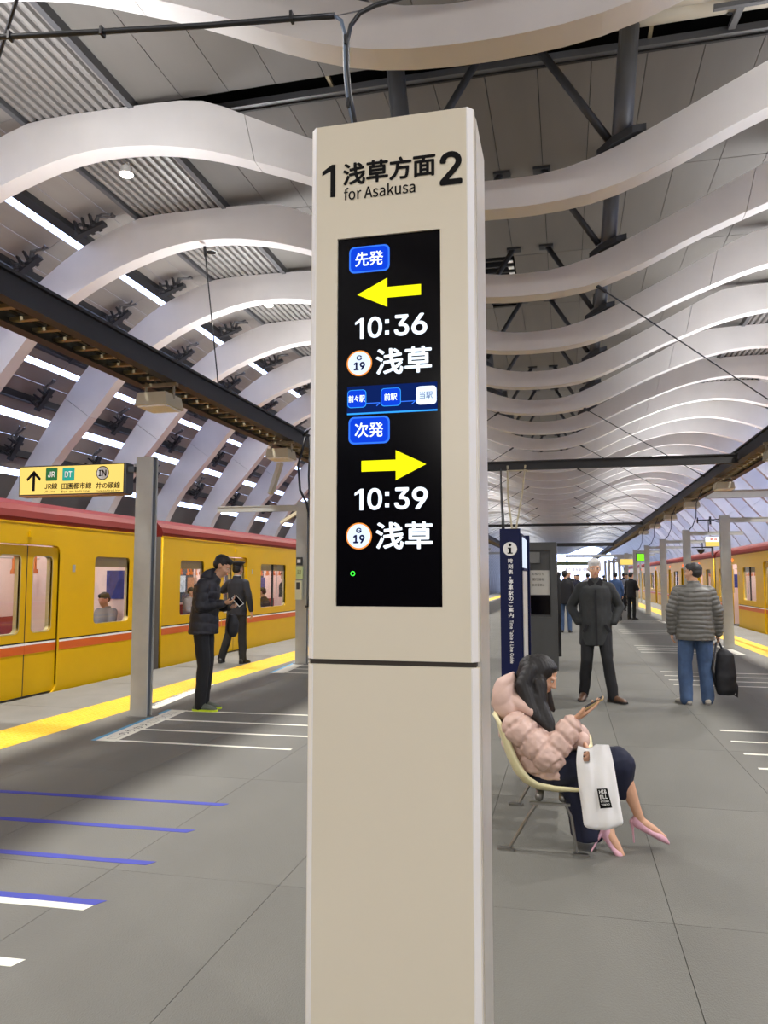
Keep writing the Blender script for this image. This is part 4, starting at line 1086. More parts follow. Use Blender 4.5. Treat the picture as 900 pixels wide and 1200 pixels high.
# ================================================================== PEOPLE
class SH:
    """closed shapes that are fused into one continuous surface by a voxel remesh"""
    def __init__(s): s.g = MB()
    def ell(s, c, r, R=None, n=14):
        c = Vector(c); vs = []; m_ = n // 2 + 1
        for i in range(1, m_):
            t_ = pi * i / m_
            for k in range(n):
                a = 2 * pi * k / n; v = Vector((r[0] * sin(t_) * cos(a), r[1] * sin(t_) * sin(a), r[2] * cos(t_)))
                vs.append(c + (R @ v if R else v))
        vs.append(c + (R @ Vector((0, 0, r[2])) if R else Vector((0, 0, r[2])))); vs.append(c - (R @ Vector((0, 0, r[2])) if R else Vector((0, 0, r[2]))))
        fs = [(i * n + k, (i + 1) * n + k, (i + 1) * n + (k + 1) % n, i * n + (k + 1) % n) for i in range(m_ - 2) for k in range(n)]
        T_, B_ = len(vs) - 2, len(vs) - 1
        fs += [(T_, k, (k + 1) % n) for k in range(n)] + [(B_, (m_ - 2) * n + (k + 1) % n, (m_ - 2) * n + k) for k in range(n)]
        s.g.add(vs, fs); return s
    def cap(s, p0, p1, r0, r1, n=12, sq=None):
        """tapered limb with round ends; sq=(axis, factor) flattens it"""
        p0 = Vector(p0); p1 = Vector(p1); L_ = (p1 - p0).length
        d = (p1 - p0).normalized() if L_ > 1e-6 else Vector((0, 0, 1)); pts = []; rs = []
        for k in range(4): t_ = RD(80 - 80 * k / 3.0); pts.append(p0 - d * r0 * sin(t_)); rs.append(r0 * cos(t_))
        for k in range(4): t_ = RD(80 * k / 3.0); pts.append(p1 + d * r1 * sin(t_)); rs.append(r1 * cos(t_))
        a = d.orthogonal().normalized() if sq is None else (Vector(sq[0]) - d * Vector(sq[0]).dot(d)).normalized()
        b_ = d.cross(a); f_ = 1 if sq is None else sq[1]
        vs = [p + (a * cos(2 * pi * k / n) * f_ + b_ * sin(2 * pi * k / n)) * r for p, r in zip(pts, rs) for k in range(n)]
        m_ = len(pts)
        fs = [(i * n + k, i * n + (k + 1) % n, (i + 1) * n + (k + 1) % n, (i + 1) * n + k) for i in range(m_ - 1) for k in range(n)]
        fs += [tuple(reversed(range(n))), tuple(range((m_ - 1) * n, m_ * n))]
        s.g.add(vs, fs); return s
    def chain(s, pts, rs, sq=None):
        for p, q, a, b_ in zip(pts, pts[1:], rs, rs[1:]): s.cap(p, q, a, b_, sq=sq)
        return s
    def loft(s, rings, n=20):
        """rings: (centre, u, v) ellipse half-axes"""
        vs = [Vector(c) + Vector(u) * cos(2 * pi * k / n) + Vector(v) * sin(2 * pi * k / n) for c, u, v in rings for k in range(n)]
        m_ = len(rings)
        fs = [(i * n + k, i * n + (k + 1) % n, (i + 1) * n + (k + 1) % n, (i + 1) * n + k) for i in range(m_ - 1) for k in range(n)]
        fs += [tuple(reversed(range(n))), tuple(range((m_ - 1) * n, m_ * n))]
        s.g.add(vs, fs); return s
    def mesh(s, name, m, voxel=.012, smooth=4, disp=None):
        me0 = s.g.mesh(name, m, fix=True)
        o = bpy.data.objects.new('tmp', me0); C.objects.link(o)
        r = o.modifiers.new('r', 'REMESH'); r.mode = 'VOXEL'; r.voxel_size = voxel; r.use_smooth_shade = True
        if smooth:
            q = o.modifiers.new('s', 'SMOOTH'); q.factor = .5; q.iterations = smooth
        dg = bpy.context.evaluated_depsgraph_get()
        me = bpy.data.meshes.new_from_object(o.evaluated_get(dg), depsgraph=dg)
        bpy.data.objects.remove(o); bpy.data.meshes.remove(me0)
        me.name = name; me.materials.clear(); me.materials.append(m)
        if disp:
            nv = len(me.vertices); co = [v.co.copy() for v in me.vertices]; no = [v.normal.copy() for v in me.vertices]
            for v, c, n_ in zip(me.vertices, co, no): v.co = c + n_ * disp(c, n_)
        me.polygons.foreach_set('use_smooth', [True] * len(me.polygons)); me.update()
        return me

def puff(bones, pitch, amp, nz=.004):
    """quilted bulges: bands across each bone"""
    B = [(Vector(a), Vector(b_), r) for a, b_, r in bones]
    def f(c, n_):
        best = 1e9; s_ = 0
        for a, b_, r in B:
            d = b_ - a; t_ = max(0, min(1, (c - a).dot(d) / d.length_squared)); e = (c - (a + d * t_)).length / r
            if e < best: best = e; s_ = (c - a).dot(d) / d.length
        w_ = abs(sin(pi * s_ / pitch + 1.2 * noise.noise(c * 5)))
        return amp * (w_ ** .45 - .7) + nz * noise.noise(c * 22)
    return f
def folds(amp, sc=14, zs=1.0):
    def f(c, n_): return amp * (noise.noise(Vector((c.x * sc, c.y * sc, c.z * sc * zs))) + .5 * noise.noise(Vector((c.x * sc * 2.3, c.y * sc * 2.3, c.z * sc * 2.1 * zs + 9))))
    return f

def head_shapes(s, c, R, k=1.0, female=False):
    """c = centre of the head, R = rotation (x right, y face forward, z up)"""
    def P(x, y, z): return Vector(c) + R @ (Vector((x, y, z)) * k)
    def E_(p, r): s.ell(P(*p), [q * k for q in r], R)
    E_((0, -.012, .028), (.074, .093, .082))
    E_((0, .022, -.02), (.063, .068, .075))
    E_((0, .035, -.062), (.048, .05, .045))
    E_((0, .062, -.092), (.022, .02, .016))
    for sx in (-1, 1):
        E_((sx * .036, .055, -.028), (.022, .026, .022)); E_((sx * .075, -.008, -.01), (.009, .018, .03)); E_((sx * .03, .075, .024), (.024, .012, .009))
        E_((sx * .010, .094, -.028), (.008, .009, .008))
    s.cap(P(0, .082, .018), P(0, .103, -.024), .0085 * k, .011 * k)
    E_((0, .083, -.052), (.022, .009, .006)); E_((0, .081, -.063), (.019, .009, .007))
def face_parts(root, c, R, k=1.0):
    def P(x, y, z): return Vector(c) + R @ (Vector((x, y, z)) * k)
    for sx in (-1, 1):
        g = SH(); g.ell(P(sx * .031, .077, .006), (.0125 * k, .007 * k, .0065 * k), R, 12); e = g.g.build('eye', M_eyew, root, smooth=True)
        g = SH(); g.ell(P(sx * .031, .0825, .006), (.0058 * k, .003 * k, .0058 * k), R, 10); g.g.build('iris', M_eye, e, smooth=True)
    g = SH(); g.ell(P(0, .0895, -.057), (.019 * k, .004 * k, .0065 * k), R, 12); g.g.build('lips', M_lip, root, smooth=True)

def hand(s, wrist, d, n_, k=1.0, curl=(.35, .45, .55, .6), bend=(1.0, 1.0, .7), thumb=(.55, .2), side=1, spread=.10):
    """wrist point, d = pointing direction, n_ = palm normal (the way the palm faces); thumb on +side of d x n"""
    d = Vector(d).normalized(); n_ = Vector(n_); n_ = (n_ - d * n_.dot(d)).normalized(); t_ = d.cross(n_).normalized() * side
    w = Vector(wrist)
    s.loft([(w - d * .015 * k, t_ * .024 * k, n_ * .018 * k), (w + d * .02 * k, t_ * .030 * k, n_ * .017 * k), (w + d * .05 * k, t_ * .038 * k, n_ * .015 * k), (w + d * .085 * k, t_ * .039 * k, n_ * .012 * k)], 14)
    L_ = (.043, .047, .044, .034); off = (.028, .0095, -.009, -.027)
    for i in range(4):
        p = w + d * (.082 - (.008 if i == 3 else 0)) * k + t_ * off[i] * k; a = curl[i]; dd = (d + t_ * (spread * (1.5 - i) * .6)).normalized()
        r0 = (.0085, .009, .0085, .0075)[i] * k; cur = 0
        for j, f_ in enumerate((1.0, .62, .5)):
            cur += a * bend[j] * 1.1
            q = p + (dd * cos(cur) + n_ * sin(cur)) * L_[i] * f_ * k
            s.cap(p, q, r0 * (1 - .1 * j), r0 * (.92 - .1 * j), 8); p = q
    p = w + d * .022 * k + t_ * .024 * k + n_ * .006 * k
    q = p + (d * cos(thumb[0]) + t_ * sin(thumb[0]) + n_ * .25).normalized() * .042 * k; s.cap(p, q, .013 * k, .0105 * k, 8)
    r_ = q + (d * cos(thumb[1]) + t_ * sin(thumb[1]) + n_ * .35).normalized() * .030 * k; s.cap(q, r_, .0102 * k, .0085 * k, 8)

def V(*a): return Vector(a)
BASE = dict(pel=V(0, 0, .93), chest=V(0, .005, 1.27), neck=V(0, -.005, 1.43), head=V(0, .02, 1.585),
            shL=V(-.165, 0, 1.35), shR=V(.165, 0, 1.35), elL=V(-.225, -.02, 1.11), elR=V(.225, -.02, 1.11), wrL=V(-.235, .05, .87), wrR=V(.235, .05, .87),
            hipL=V(-.09, 0, .90), hipR=V(.09, 0, .90), knL=V(-.10, .015, .49), knR=V(.10, .015, .49), anL=V(-.105, -.02, .085), anR=V(.105, -.02, .085),
            ftL=V(-.125, .13, .03), ftR=V(.125, .13, .03), hyaw=0.0, hpitch=0.0)
def make_person(label, loc, rz, k=1.0, pose={}, jacket=None, jm=None, tm=None, shm=None, hair=None, voxel=.012, hands=None, quilt=None, hem=.80, jw=1.0, bulk=1.0, extra=None, cat='person', collar=True, group=None, hairf=None, long_coat=False, sole=None, bodyv=None):
    J = dict(BASE); J.update(pose); J = {a: (b_ * k if isinstance(b_, Vector) else b_) for a, b_ in J.items()}
    Rh = Euler((J['hpitch'], 0, J['hyaw'])).to_matrix()
    b = SH(); X = Vector((1, 0, 0)); Yv = Vector((0, 1, 0))
    pel, ch, nk, hd = J['pel'], J['chest'], J['neck'], J['head']
    sp = lambda t_: pel.lerp(ch, t_)
    shv = (J['shR'] - J['shL']).normalized(); hv = (J['hipR'] - J['hipL']).normalized(); hv.z = 0; hv.normalize()
    fw = Vector((-shv.y, shv.x, 0)); fh = Vector((-hv.y, hv.x, 0))
    b.loft([(pel - V(0, 0, .09) * k, hv * .12 * k, fh * .09 * k), (pel, hv * .155 * k, fh * .105 * k), (sp(.4), hv * .135 * k, fh * .09 * k), (sp(.8), shv * .15 * k, fw * .1 * k), (ch + V(0, 0, .06) * k, shv * .16 * k, fw * .1 * k), (ch.lerp(nk, .75), shv * .12 * k, fw * .07 * k), (nk, shv * .055 * k, fw * .05 * k)])
    b.cap(nk - V(0, 0, .02) * k, hd - V(0, .01, .06) * k, .055 * k, .05 * k)
    head_shapes(b, hd, Rh, k)
    for s_ in 'LR':
        b.cap(J['sh' + s_], J['el' + s_], .048 * k, .038 * k); b.cap(J['el' + s_], J['wr' + s_], .037 * k, .024 * k); b.cap(nk + (J['sh' + s_] - nk) * .3 - V(0, 0, .03) * k, J['sh' + s_], .045 * k, .05 * k)
        b.cap(J['hip' + s_], J['kn' + s_], .078 * k, .052 * k); b.cap(J['kn' + s_], J['an' + s_], .05 * k, .036 * k); b.cap(J['an' + s_] - V(0, 0, .03) * k, (J['an' + s_] - V(0, 0, .05) * k).lerp(J['ft' + s_], .4), .030 * k, .018 * k)
        d = (J['wr' + s_] - J['el' + s_]).normalized(); sd = -1 if s_ == 'L' else 1
        hk = dict(d=d, n_=V(-sd, 0, 0), side=sd * 1, curl=(.4, .45, .5, .55))
        if hands and hands.get(s_): hk.update(hands[s_])
        if not (hands and hands.get(s_) is False): hand(b, J['wr' + s_], k=k * .98, **hk)
    me = b.mesh('person', M_skin, bodyv or voxel, 2)
    root = link('person', me, None, loc, (0, 0, rz)); tag(root, label, cat, group)
    if voxel < .014: face_parts(root, hd, Rh, k)
    # trousers
    t = SH(); t.loft([(pel + V(0, 0, .07) * k, hv * .150 * k, fh * .11 * k), (pel, hv * .168 * k * bulk, fh * .122 * k), (pel - V(0, 0, .1) * k, hv * .155 * k, fh * .115 * k)])
    tw = pose.get('tw', 1.0)
    for s_ in 'LR':
        hp, kn, an = J['hip' + s_], J['kn' + s_], J['an' + s_]
        an2 = an + V(0, 0, -.025) * k
        t.cap(hp, kn, .092 * k * tw, .070 * k * tw); t.cap(kn, an2, .070 * k * tw, .062 * k * tw)
    link('trousers', t.mesh('trousers', tm, voxel, 3, folds(.007 * k, 9, .8)), root)
    # shoes
    for s_ in 'LR':
        an, ft = J['an' + s_], J['ft' + s_]; dv = (ft - an); dv.z = 0; L_ = dv.length; dv.normalize(); side_ = V(-dv.y, dv.x, 0)
        zb = min(an.z - .085 * k, ft.z - .03 * k) ; pit = (ft.z - .03 * k) - (an.z - .085 * k)
        base = Vector((an.x, an.y, an.z - .085 * k)); q = SH()
        up_ = V(0, 0, 1)
        def pt(f_, z_): return base + dv * f_ * k + up_ * (z_ * k + pit * max(0, min(1, f_ / .15)))
        q.loft([(pt(-.075, .03), side_ * .028 * k, up_ * .025 * k), (pt(-.055, .045), side_ * .036 * k, up_ * .045 * k), (pt(0, .055), side_ * .038 * k, up_ * .053 * k), (pt(.06, .042), side_ * .041 * k, up_ * .040 * k), (pt(.12, .032), side_ * .047 * k, up_ * .030 * k), (pt(.17, .024), side_ * .04 * k, up_ * .022 * k), (pt(.195, .018), side_ * .02 * k, up_ * .012 * k)], 16)
        sh_ = link('shoe', q.mesh('shoe', shm, .008 if voxel < .014 else .012, 2), root)
        g = MB(); pts = [(-.08, .022), (-.05, .036), (.02, .037), (.1, .045), (.16, .042), (.2, .02)]
        ring = [pt(f_, 0) + side_ * w_ * k for f_, w_ in pts] + [pt(f_, 0) - side_ * w_ * k for f_, w_ in reversed(pts)]
        n2 = len(ring); g.add([v + V(0, 0, .002) for v in ring] + [v + V(0, 0, .022 * k) for v in ring], [(i, (i + 1) % n2, n2 + (i + 1) % n2, n2 + i) for i in range(n2)] + [tuple(reversed(range(n2))), tuple(range(n2, 2 * n2))])
        g.build('sole', sole or M_rubber, sh_)
    # jacket
    if jm:
        j = SH(); hz = Vector((pel.x, pel.y, hem * k)); jb = 1.0 * jw
        rings = [(hz, hv * .185 * k * jb, fh * .145 * k * jb)]
        if hem < .8: rings.append((pel, hv * .182 * k * jb, fh * .14 * k * jb))
        rings += [(sp(.25), hv * .178 * k * jb, fh * .135 * k * jb), (sp(.6), shv * .175 * k * jb, fw * .13 * k * jb), (ch, shv * .185 * k * jb, fw * .13 * k * jb), (ch + V(0, 0, .08) * k, shv * .18 * k * jb, fw * .12 * k * jb), (ch.lerp(nk, .8), shv * .125 * k, fw * .09 * k)]
        if collar: rings += [(nk + V(0, 0, .0) * k, shv * .078 * k, fw * .075 * k), (nk + V(0, 0, .045) * k, shv * .07 * k, fw * .068 * k)]
        j.loft(rings)
        for s_ in 'LR':
            sh, el, wr = J['sh' + s_], J['el' + s_], J['wr' + s_]
            j.cap(nk + (sh - nk) * .25 - V(0, 0, .035) * k, sh + V(0, 0, .0), .062 * k, .066 * k * jw); j.cap(sh, el, .068 * k * jw, .058 * k * jw); j.cap(el, wr + (el - wr) * .06, .058 * k * jw, .044 * k * jw)
        bones = [(pel - V(0, 0, .15) * k, nk, .16 * k)] + [(J['sh' + s_], J['el' + s_], .06 * k) for s_ in 'LR'] + [(J['el' + s_], J['wr' + s_], .055 * k) for s_ in 'LR']
        df = puff(bones, quilt[0] * k, quilt[1]) if quilt else folds(.007 * k, 8, .7)
        link('jacket', j.mesh('jacket', jm, min(voxel, .010 if quilt else voxel), 3, df), root)
    if hair:
        h = SH(); 
        def P(x, y, z): return hd + Rh @ (Vector((x, y, z)) * k)
        if hairf: hairf(h, P, Rh, k)
        else:
            h.ell(P(0, -.022, .04), (.081 * k, .094 * k, .079 * k), Rh); h.ell(P(0, -.045, .0), (.077 * k, .065 * k, .07 * k), Rh); h.ell(P(0, .04, .075), (.062 * k, .045 * k, .036 * k), Rh)
        link('hair', h.mesh('hair', hair, .009 if voxel < .014 else .014, 2, folds(.004, 30, .5)), root)
    if extra: extra(root, J, k, Rh)
    return root, J

Mc = lambda n_, r, g_, b_, **k: mat(n_, srgb(r, g_, b_), **({'rough': .8} | k))
C_black = Mc('cloth_black', 24, 24, 28); C_navy = Mc('cloth_navy', 20, 25, 48); C_coat = Mc('cloth_coat', 44, 46, 46, noise_amt=.12, nscale=30)
C_trous = Mc('cloth_trousers', 20, 21, 24); C_jean = Mc('denim', 58, 80, 112, noise_amt=.16, nscale=14, bump=.2, bscale=200); C_grey = Mc('nylon_grey', 96, 95, 90, rough=.5)
C_blkn = Mc('nylon_black', 27, 28, 36, rough=.55); C_guard = Mc('uniform', 30, 31, 38); C_pink = Mc('nylon_pink', 205, 174, 160, rough=.5, noise_amt=.04, nscale=8)
C_blueb = Mc('cloth_blue', 45, 70, 108); C_white = Mc('cloth_white', 225, 225, 222); C_red = Mc('cloth_red', 130, 30, 45); C_brown = Mc('cloth_brown', 48, 30, 26); C_greyj = Mc('cloth_grey', 140, 142, 148)
L_brown = mat('leather_brown', srgb(84, 58, 40), .45); L_black = mat('leather_black', srgb(26, 25, 26), .4); L_sneak = mat('sneaker_grey', srgb(170, 165, 152), .6); L_dgrey = mat('sneaker_dark', srgb(90, 96, 84), .6); M_lime = mat('lime_sole', srgb(196, 222, 40), .5); M_sole = mat('sole_grey', srgb(110, 108, 104), .7)

# ---- man in grey quilted jacket, back to the camera, head turned, bag in hand
def extra_r(root, J, k, Rh):
    b = SH(); w = J['wrR'] + V(.03, -.02, -.08)
    b.loft([(w + V(.02, 0, -.10), V(.05, 0, 0), V(0, .03, 0)), (w + V(.03, 0, -.16), V(.10, 0, 0), V(0, .07, 0)), (w + V(.03, 0, -.42), V(.125, 0, 0), V(0, .09, 0)), (w + V(.03, 0, -.58), V(.12, 0, 0), V(0, .085, 0)), (w + V(.02, 0, -.64), V(.09, 0, 0), V(0, .06, 0))])
    return b
M_bag = mat('bag_black', srgb(22, 23, 28), .7)
pr, Jr = make_person('man in grey quilted jacket and blue jeans seen from behind with head turned', (1.50, 9.95, 0), 0, 1.0,
    dict(hyaw=RD(58), hpitch=RD(-2), pel=V(0, 0, .93), neck=V(0, -.01, 1.415), head=V(0, .005, 1.565), tw=1.22, anL=V(-.13, -.06, .085), anR=V(.12, .0, .085), knL=V(-.125, .0, .49), knR=V(.105, .02, .49), ftL=V(-.20, .08, .03), ftR=V(.14, .15, .03),
         shL=V(-.175, 0, 1.325), shR=V(.175, 0, 1.325), elL=V(-.265, -.02, 1.1), elR=V(.26, -.02, 1.1), wrL=V(-.26, .03, .84), wrR=V(.27, .04, .83)),
    jm=C_grey, tm=C_jean, shm=L_sneak, sole=M_sole, hair=M_hairsp, quilt=(.055, .014), hem=.76, jw=1.2, bulk=1.1, voxel=.010, bodyv=.008)
t = link('hand_bag', extra_r(None, Jr, 1, None).mesh('hand_bag', M_bag, .012, 3, folds(.008, 9)), None, pr.location)
tag(t, 'black soft backpack held low beside the jeans of the man in grey', 'backpack')
g = MB(); w_ = Jr['wrR']; g.tube([w_ + V(-.01, .01, -.06), w_ + V(.03, 0, -.17), w_ + V(.06, .02, -.2)], .012, 8); g.tube([w_ + V(.13, .03, -.45), w_ + V(.19, .02, -.62), w_ + V(.18, 0, -.74), w_ + V(.13, 0, -.70)], .014, 8); g.tube([w_ + V(-.03, -.02, -.1), w_ + V(-.1, -.1, -.4), w_ + V(-.06, -.05, -.62)], .012, 8)
link('strap', g.mesh('strap', M_bag, True), t)

# ---- walking man in dark coat
def hair_white(h, P, R, k):
    h.ell(P(0, -.02, .042), (.082 * k, .097 * k, .082 * k), R); h.ell(P(0, -.045, -.005), (.078 * k, .062 * k, .07 * k), R); h.ell(P(0, .045, .078), (.06 * k, .045 * k, .035 * k), R); h.ell(P(.06, 0, .0), (.022 * k, .035 * k, .04 * k), R); h.ell(P(-.06, 0, .0), (.022 * k, .035 * k, .04 * k), R)
def coat_extra(root, J, k, Rh):
    g = MB(); ch = J['chest']
    g.box(-.012, .012, .150, .162, .66 * k, 1.33 * k); g.build('coat_placket', C_black, root)
    for s_ in (-1, 1):
        g = MB(); g.bar((s_ * .10, .150, .93), (s_ * .155, .128, .84), .035, .012, (0, 1, 0)); g.build('pocket_flap', C_black, root)
        g = MB(); g.prism([(s_ * .012, 1.43), (s_ * .07, 1.50), (s_ * .095, 1.44), (s_ * .05, 1.35)], 'y', .075, .098); g.build('collar_flap', C_black, root)
pw, Jw = make_person('man in dark grey coat walking towards the camera with hands in pockets', (.35, 9.93, 0), pi, 1.02,
    dict(hyaw=RD(4), hpitch=RD(-10), elL=V(-.285, -.08, 1.12), elR=V(.285, -.08, 1.12), wrL=V(-.205, .06, .93), wrR=V(.205, .06, .93),
         knR=V(.115, .06, .49), anR=V(.155, -.02, .115), ftR=V(.19, .12, .03), knL=V(-.12, .10, .50), anL=V(-.18, .10, .085), ftL=V(-.28, .20, .035), tw=1.02),
    jm=C_coat, tm=C_trous, shm=L_brown, hair=M_hairg, hairf=hair_white, hem=.66, jw=1.05, voxel=.010, bodyv=.008, extra=coat_extra, hands={'L': False, 'R': False})

# ---- stooping man with phone by the first left post (faces +X)
fwd = lambda x, y, z: V(x, y, z)
def lm_extra(root, J, k, Rh):
    h = SH(); nk = J['neck']
    h.loft([(nk + V(0, -.05, -.06), V(.15, 0, 0), V(0, .08, .02)), (nk + V(0, -.065, .02), V(.13, 0, 0), V(0, .085, .03)), (nk + V(0, -.05, .075), V(.10, 0, 0), V(0, .07, .03))], 18)
    link('hood', h.mesh('hood', C_blkn, .011, 3, folds(.006, 12)), root)
pl, Jl = make_person('stooping man in black padded jacket and lime-soled shoes reading a phone', (-4.06, 8.2, 0), RD(-82), 1.05,
    dict(chest=V(0, .03, 1.27), neck=V(0, .10, 1.44), head=V(0, .20, 1.56), hpitch=RD(-32), shL=V(-.165, .04, 1.35), shR=V(.165, .04, 1.35),
         elR=V(.21, .03, 1.12), wrR=V(.12, .255, 1.15), elL=V(-.22, .0, 1.11), wrL=V(-.13, .24, 1.10), knL=V(-.07, .03, .49), knR=V(.07, .03, .49), anL=V(-.075, -.01, .085), anR=V(.075, .0, .085), ftL=V(-.085, .13, .03), ftR=V(.085, .14, .03)),
    jm=C_blkn, tm=C_trous, shm=L_dgrey, sole=M_lime, hair=M_hair, quilt=(.085, .010), hem=.82, jw=1.1, voxel=.010, bodyv=.008, extra=lm_extra,
    hands={'R': dict(d=V(-.1, .95, .15), n_=V(-.3, 0, 1), curl=(.5, .55, .6, .6), thumb=(.6, .3)), 'L': dict(d=V(.2, .9, .1), n_=V(.3, 0, 1), curl=(.5, .55, .6, .6))})
mw = Matrix.Translation(pl.location) @ Matrix.Rotation(RD(-82), 4, 'Z')
ph_p = mw @ (Jl['wrR'] + V(-.015, .13, .03))
def phone(name, label, p, d, up_, size, m1, m2, cat='phone'):
    d = Vector(d).normalized(); up_ = Vector(up_).normalized(); g = MB(); g.bar(Vector(p) - d * size / 2, Vector(p) + d * size / 2, size * .46, .009, up_)
    o = g.build(name, m1, None); tag(o, label, cat)
    g = MB(); q = up_ * .0052; g.bar(Vector(p) - d * size * .46 + q, Vector(p) + d * size * .46 + q, size * .38, .001, up_); link('phone_screen', g.mesh('phone_screen', m2), o)
    return o
phone('smartphone', 'white-cased smartphone held by the stooping man in black', ph_p + V(.03, 0, .0), (.72, -.1, -.68), (.35, -.75, .55), .14, M_white, M_screen)
t = SH(); t.loft([(V(0, 0, .0), V(.04, 0, 0), V(0, .05, 0)), (V(0, 0, -.10), V(.07, 0, 0), V(0, .09, 0)), (V(0, 0, -.20), V(.06, 0, 0), V(0, .09, 0)), (V(0, 0, -.26), V(.03, 0, 0), V(0, .06, 0))])
q = link('shoulder_bag', t.mesh('shoulder_bag', M_bag, .012, 3), None, (-3.80, 8.42, 1.07)); tag(q, 'small black shoulder bag at the far hip of the stooping man', 'bag')

# ---- station guard, back to camera
def gd_extra(root, J, k, Rh):
    hd = J['head']
    def P(x, y, z): return hd + Rh @ (Vector((x, y, z)) * k)
    g = MB(); n2 = 24
    rr = [(.086, .062), (.088, .085), (.118, .108), (.122, .122), (.09, .132), (.0, .135)]
    vs = [P(r_ * cos(2 * pi * i / n2), r_ * 1.12 * sin(2 * pi * i / n2) - .01, z_) for r_, z_ in rr[:-1] for i in range(n2)] + [P(0, -.01, .136), P(0, -.01, .062)]
    fs = [(a * n2 + i, a * n2 + (i + 1) % n2, (a + 1) * n2 + (i + 1) % n2, (a + 1) * n2 + i) for a in range(4) for i in range(n2)] + [(4 * n2 + i, 4 * n2 + (i + 1) % n2, 5 * n2) for i in range(n2)] + [((i + 1) % n2, i, 5 * n2 + 1) for i in range(n2)]
    g.add(vs, fs); cap = g.build('cap', C_guard, root, smooth=True)
    g = MB(); g.prism([(-.075, .07), (.075, .07), (.06, .135), (0, .155), (-.06, .135)], 'z', .055, .062); 
    for i, v in enumerate(g.v): g.v[i] = tuple(P(*v))
    g.build('cap_peak', L_black, cap)
    g = MB(); n3 = 20; g.tube([J['neck'] + V(.062 * cos(2 * pi * i / n3), .01 + .06 * sin(2 * pi * i / n3), .052) for i in range(n3 + 1)], .008, 6); g.build('shirt_collar', C_white, root)
pg, Jg = make_person('station guard in dark uniform and peaked cap standing by the left train, back turned', (-5.68, 12.75, 0), RD(-8), 1.04,
    dict(hyaw=RD(-8), elL=V(-.30, .02, 1.22), wrL=V(-.17, .24, 1.27), wrR=V(.27, .02, .88), elR=V(.25, -.03, 1.12), knL=V(-.15, .0, .49), anL=V(-.26, -.06, .085), ftL=V(-.31, .07, .03), knR=V(.10, .02, .49), anR=V(.13, 0, .085), ftR=V(.14, .14, .03), tw=1.05),
    jm=C_guard, tm=C_trous, shm=L_black, hair=M_hair, hem=.80, jw=.98, voxel=.012, extra=gd_extra)

# ---- far passengers: a few figures built once each, then copied with clothes of their own
PG = 'people waiting far along the platform'
protos = []
def proto(lbl, loc, rz, **k):
    r, J = make_person(lbl, loc, rz, voxel=.018, group=PG, **k); return r
far_specs = [
 ('man in dark jacket and blue jeans standing behind the kiosk, back turned', (-.02, 21.9), 0, C_black, C_jean, dict(tw=1.0, hyaw=RD(-25))),
 ('man in blue jacket and black trousers standing far along the platform, back turned', (1.70, 28.3), 0, C_blueb, C_trous, dict(knL=V(-.12, 0, .49), anL=V(-.15, 0, .085), ftL=V(-.17, .14, .03), anR=V(.13, 0, .085))),
 ('person in black coat beside the blue-jacketed man', (2.3, 29.3), RD(-40), C_black, C_trous, dict(wrR=V(.12, .25, 1.1), elR=V(.24, .02, 1.1))),
 ('person in dark clothing facing sideways in the far crowd by the kiosk', (-.25, 27.5), RD(80), C_brown, C_trous, dict()),
]
PR = []
for lb, (x_, y_), rz, jm_, tm_, ps in far_specs:
    PR.append(proto(lb, (x_, y_, 0), rz, k=1.0, pose=ps, jm=jm_, tm=tm_, shm=L_black, hair=M_hair, hem=.78))
def clone_person(src, lb, loc, rz, jm_, tm_, s_=1.0, group=PG):
    r = src.copy(); C.objects.link(r); r.location = loc; r.rotation_euler = (0, 0, rz); r.scale = (s_, s_, s_); tag(r, lb, 'person', group)
    for ch in [o for o in src.children]:
        c = ch.copy(); C.objects.link(c); c.parent = r
        for g2 in ch.children:
            d2 = g2.copy(); C.objects.link(d2); d2.parent = c
        st = ch.name.split('.')[0]
        if st in ('jacket', 'trousers'):
            c.material_slots[0].link = 'OBJECT'; c.material_slots[0].material = jm_ if st == 'jacket' else tm_
    return r
crowd = [
 ('person in navy coat in the far crowd just right of the kiosk', .45, 31, 170, C_navy, C_trous), ('person in grey jacket in the far crowd behind the walking man', .9, 34, 10, C_greyj, C_trous),
 ('person in black in the far crowd, walking towards the camera', .15, 36, 185, C_black, C_black), ('person in brown coat in the far crowd near the lit header', -.4, 38, 20, C_brown, C_trous),
 ('person in navy jacket and jeans near the far header post', 1.1, 40, 100, C_navy, C_jean), ('person in black jacket at the back of the far crowd', -.9, 42, 0, C_black, C_trous),
 ('person in grey beside the far right posts', 2.7, 37, 200, C_greyj, C_trous), ('person in black by the far right train doors', 3.0, 43, 30, C_black, C_trous),
 ('person in navy at the very back under the lit header', .5, 44, 180, C_navy, C_trous), ('person in dark red coat visible left of the blue stand', -3.3, 24, 60, C_red, C_trous),
 ('person in blue top with pale bag seen left of the blue stand', -3.75, 27.5, 10, C_blueb, C_trous), ('person in black standing far behind the display pillar', -3.9, 33, 90, C_black, C_black),
 ('person in brown jacket in the middle of the far crowd', 1.7, 45, 160, C_brown, C_trous), ('person in dark coat walking under the far louvre beam', 2.2, 48, 0, C_black, C_trous),
]
for i, (lb, x_, y_, a, jm_, tm_) in enumerate(crowd):
    clone_person(PR[i % 4], lb, (x_, y_, 0), RD(a), jm_, tm_, .96 + .07 * ((i * 7) % 5) / 4)

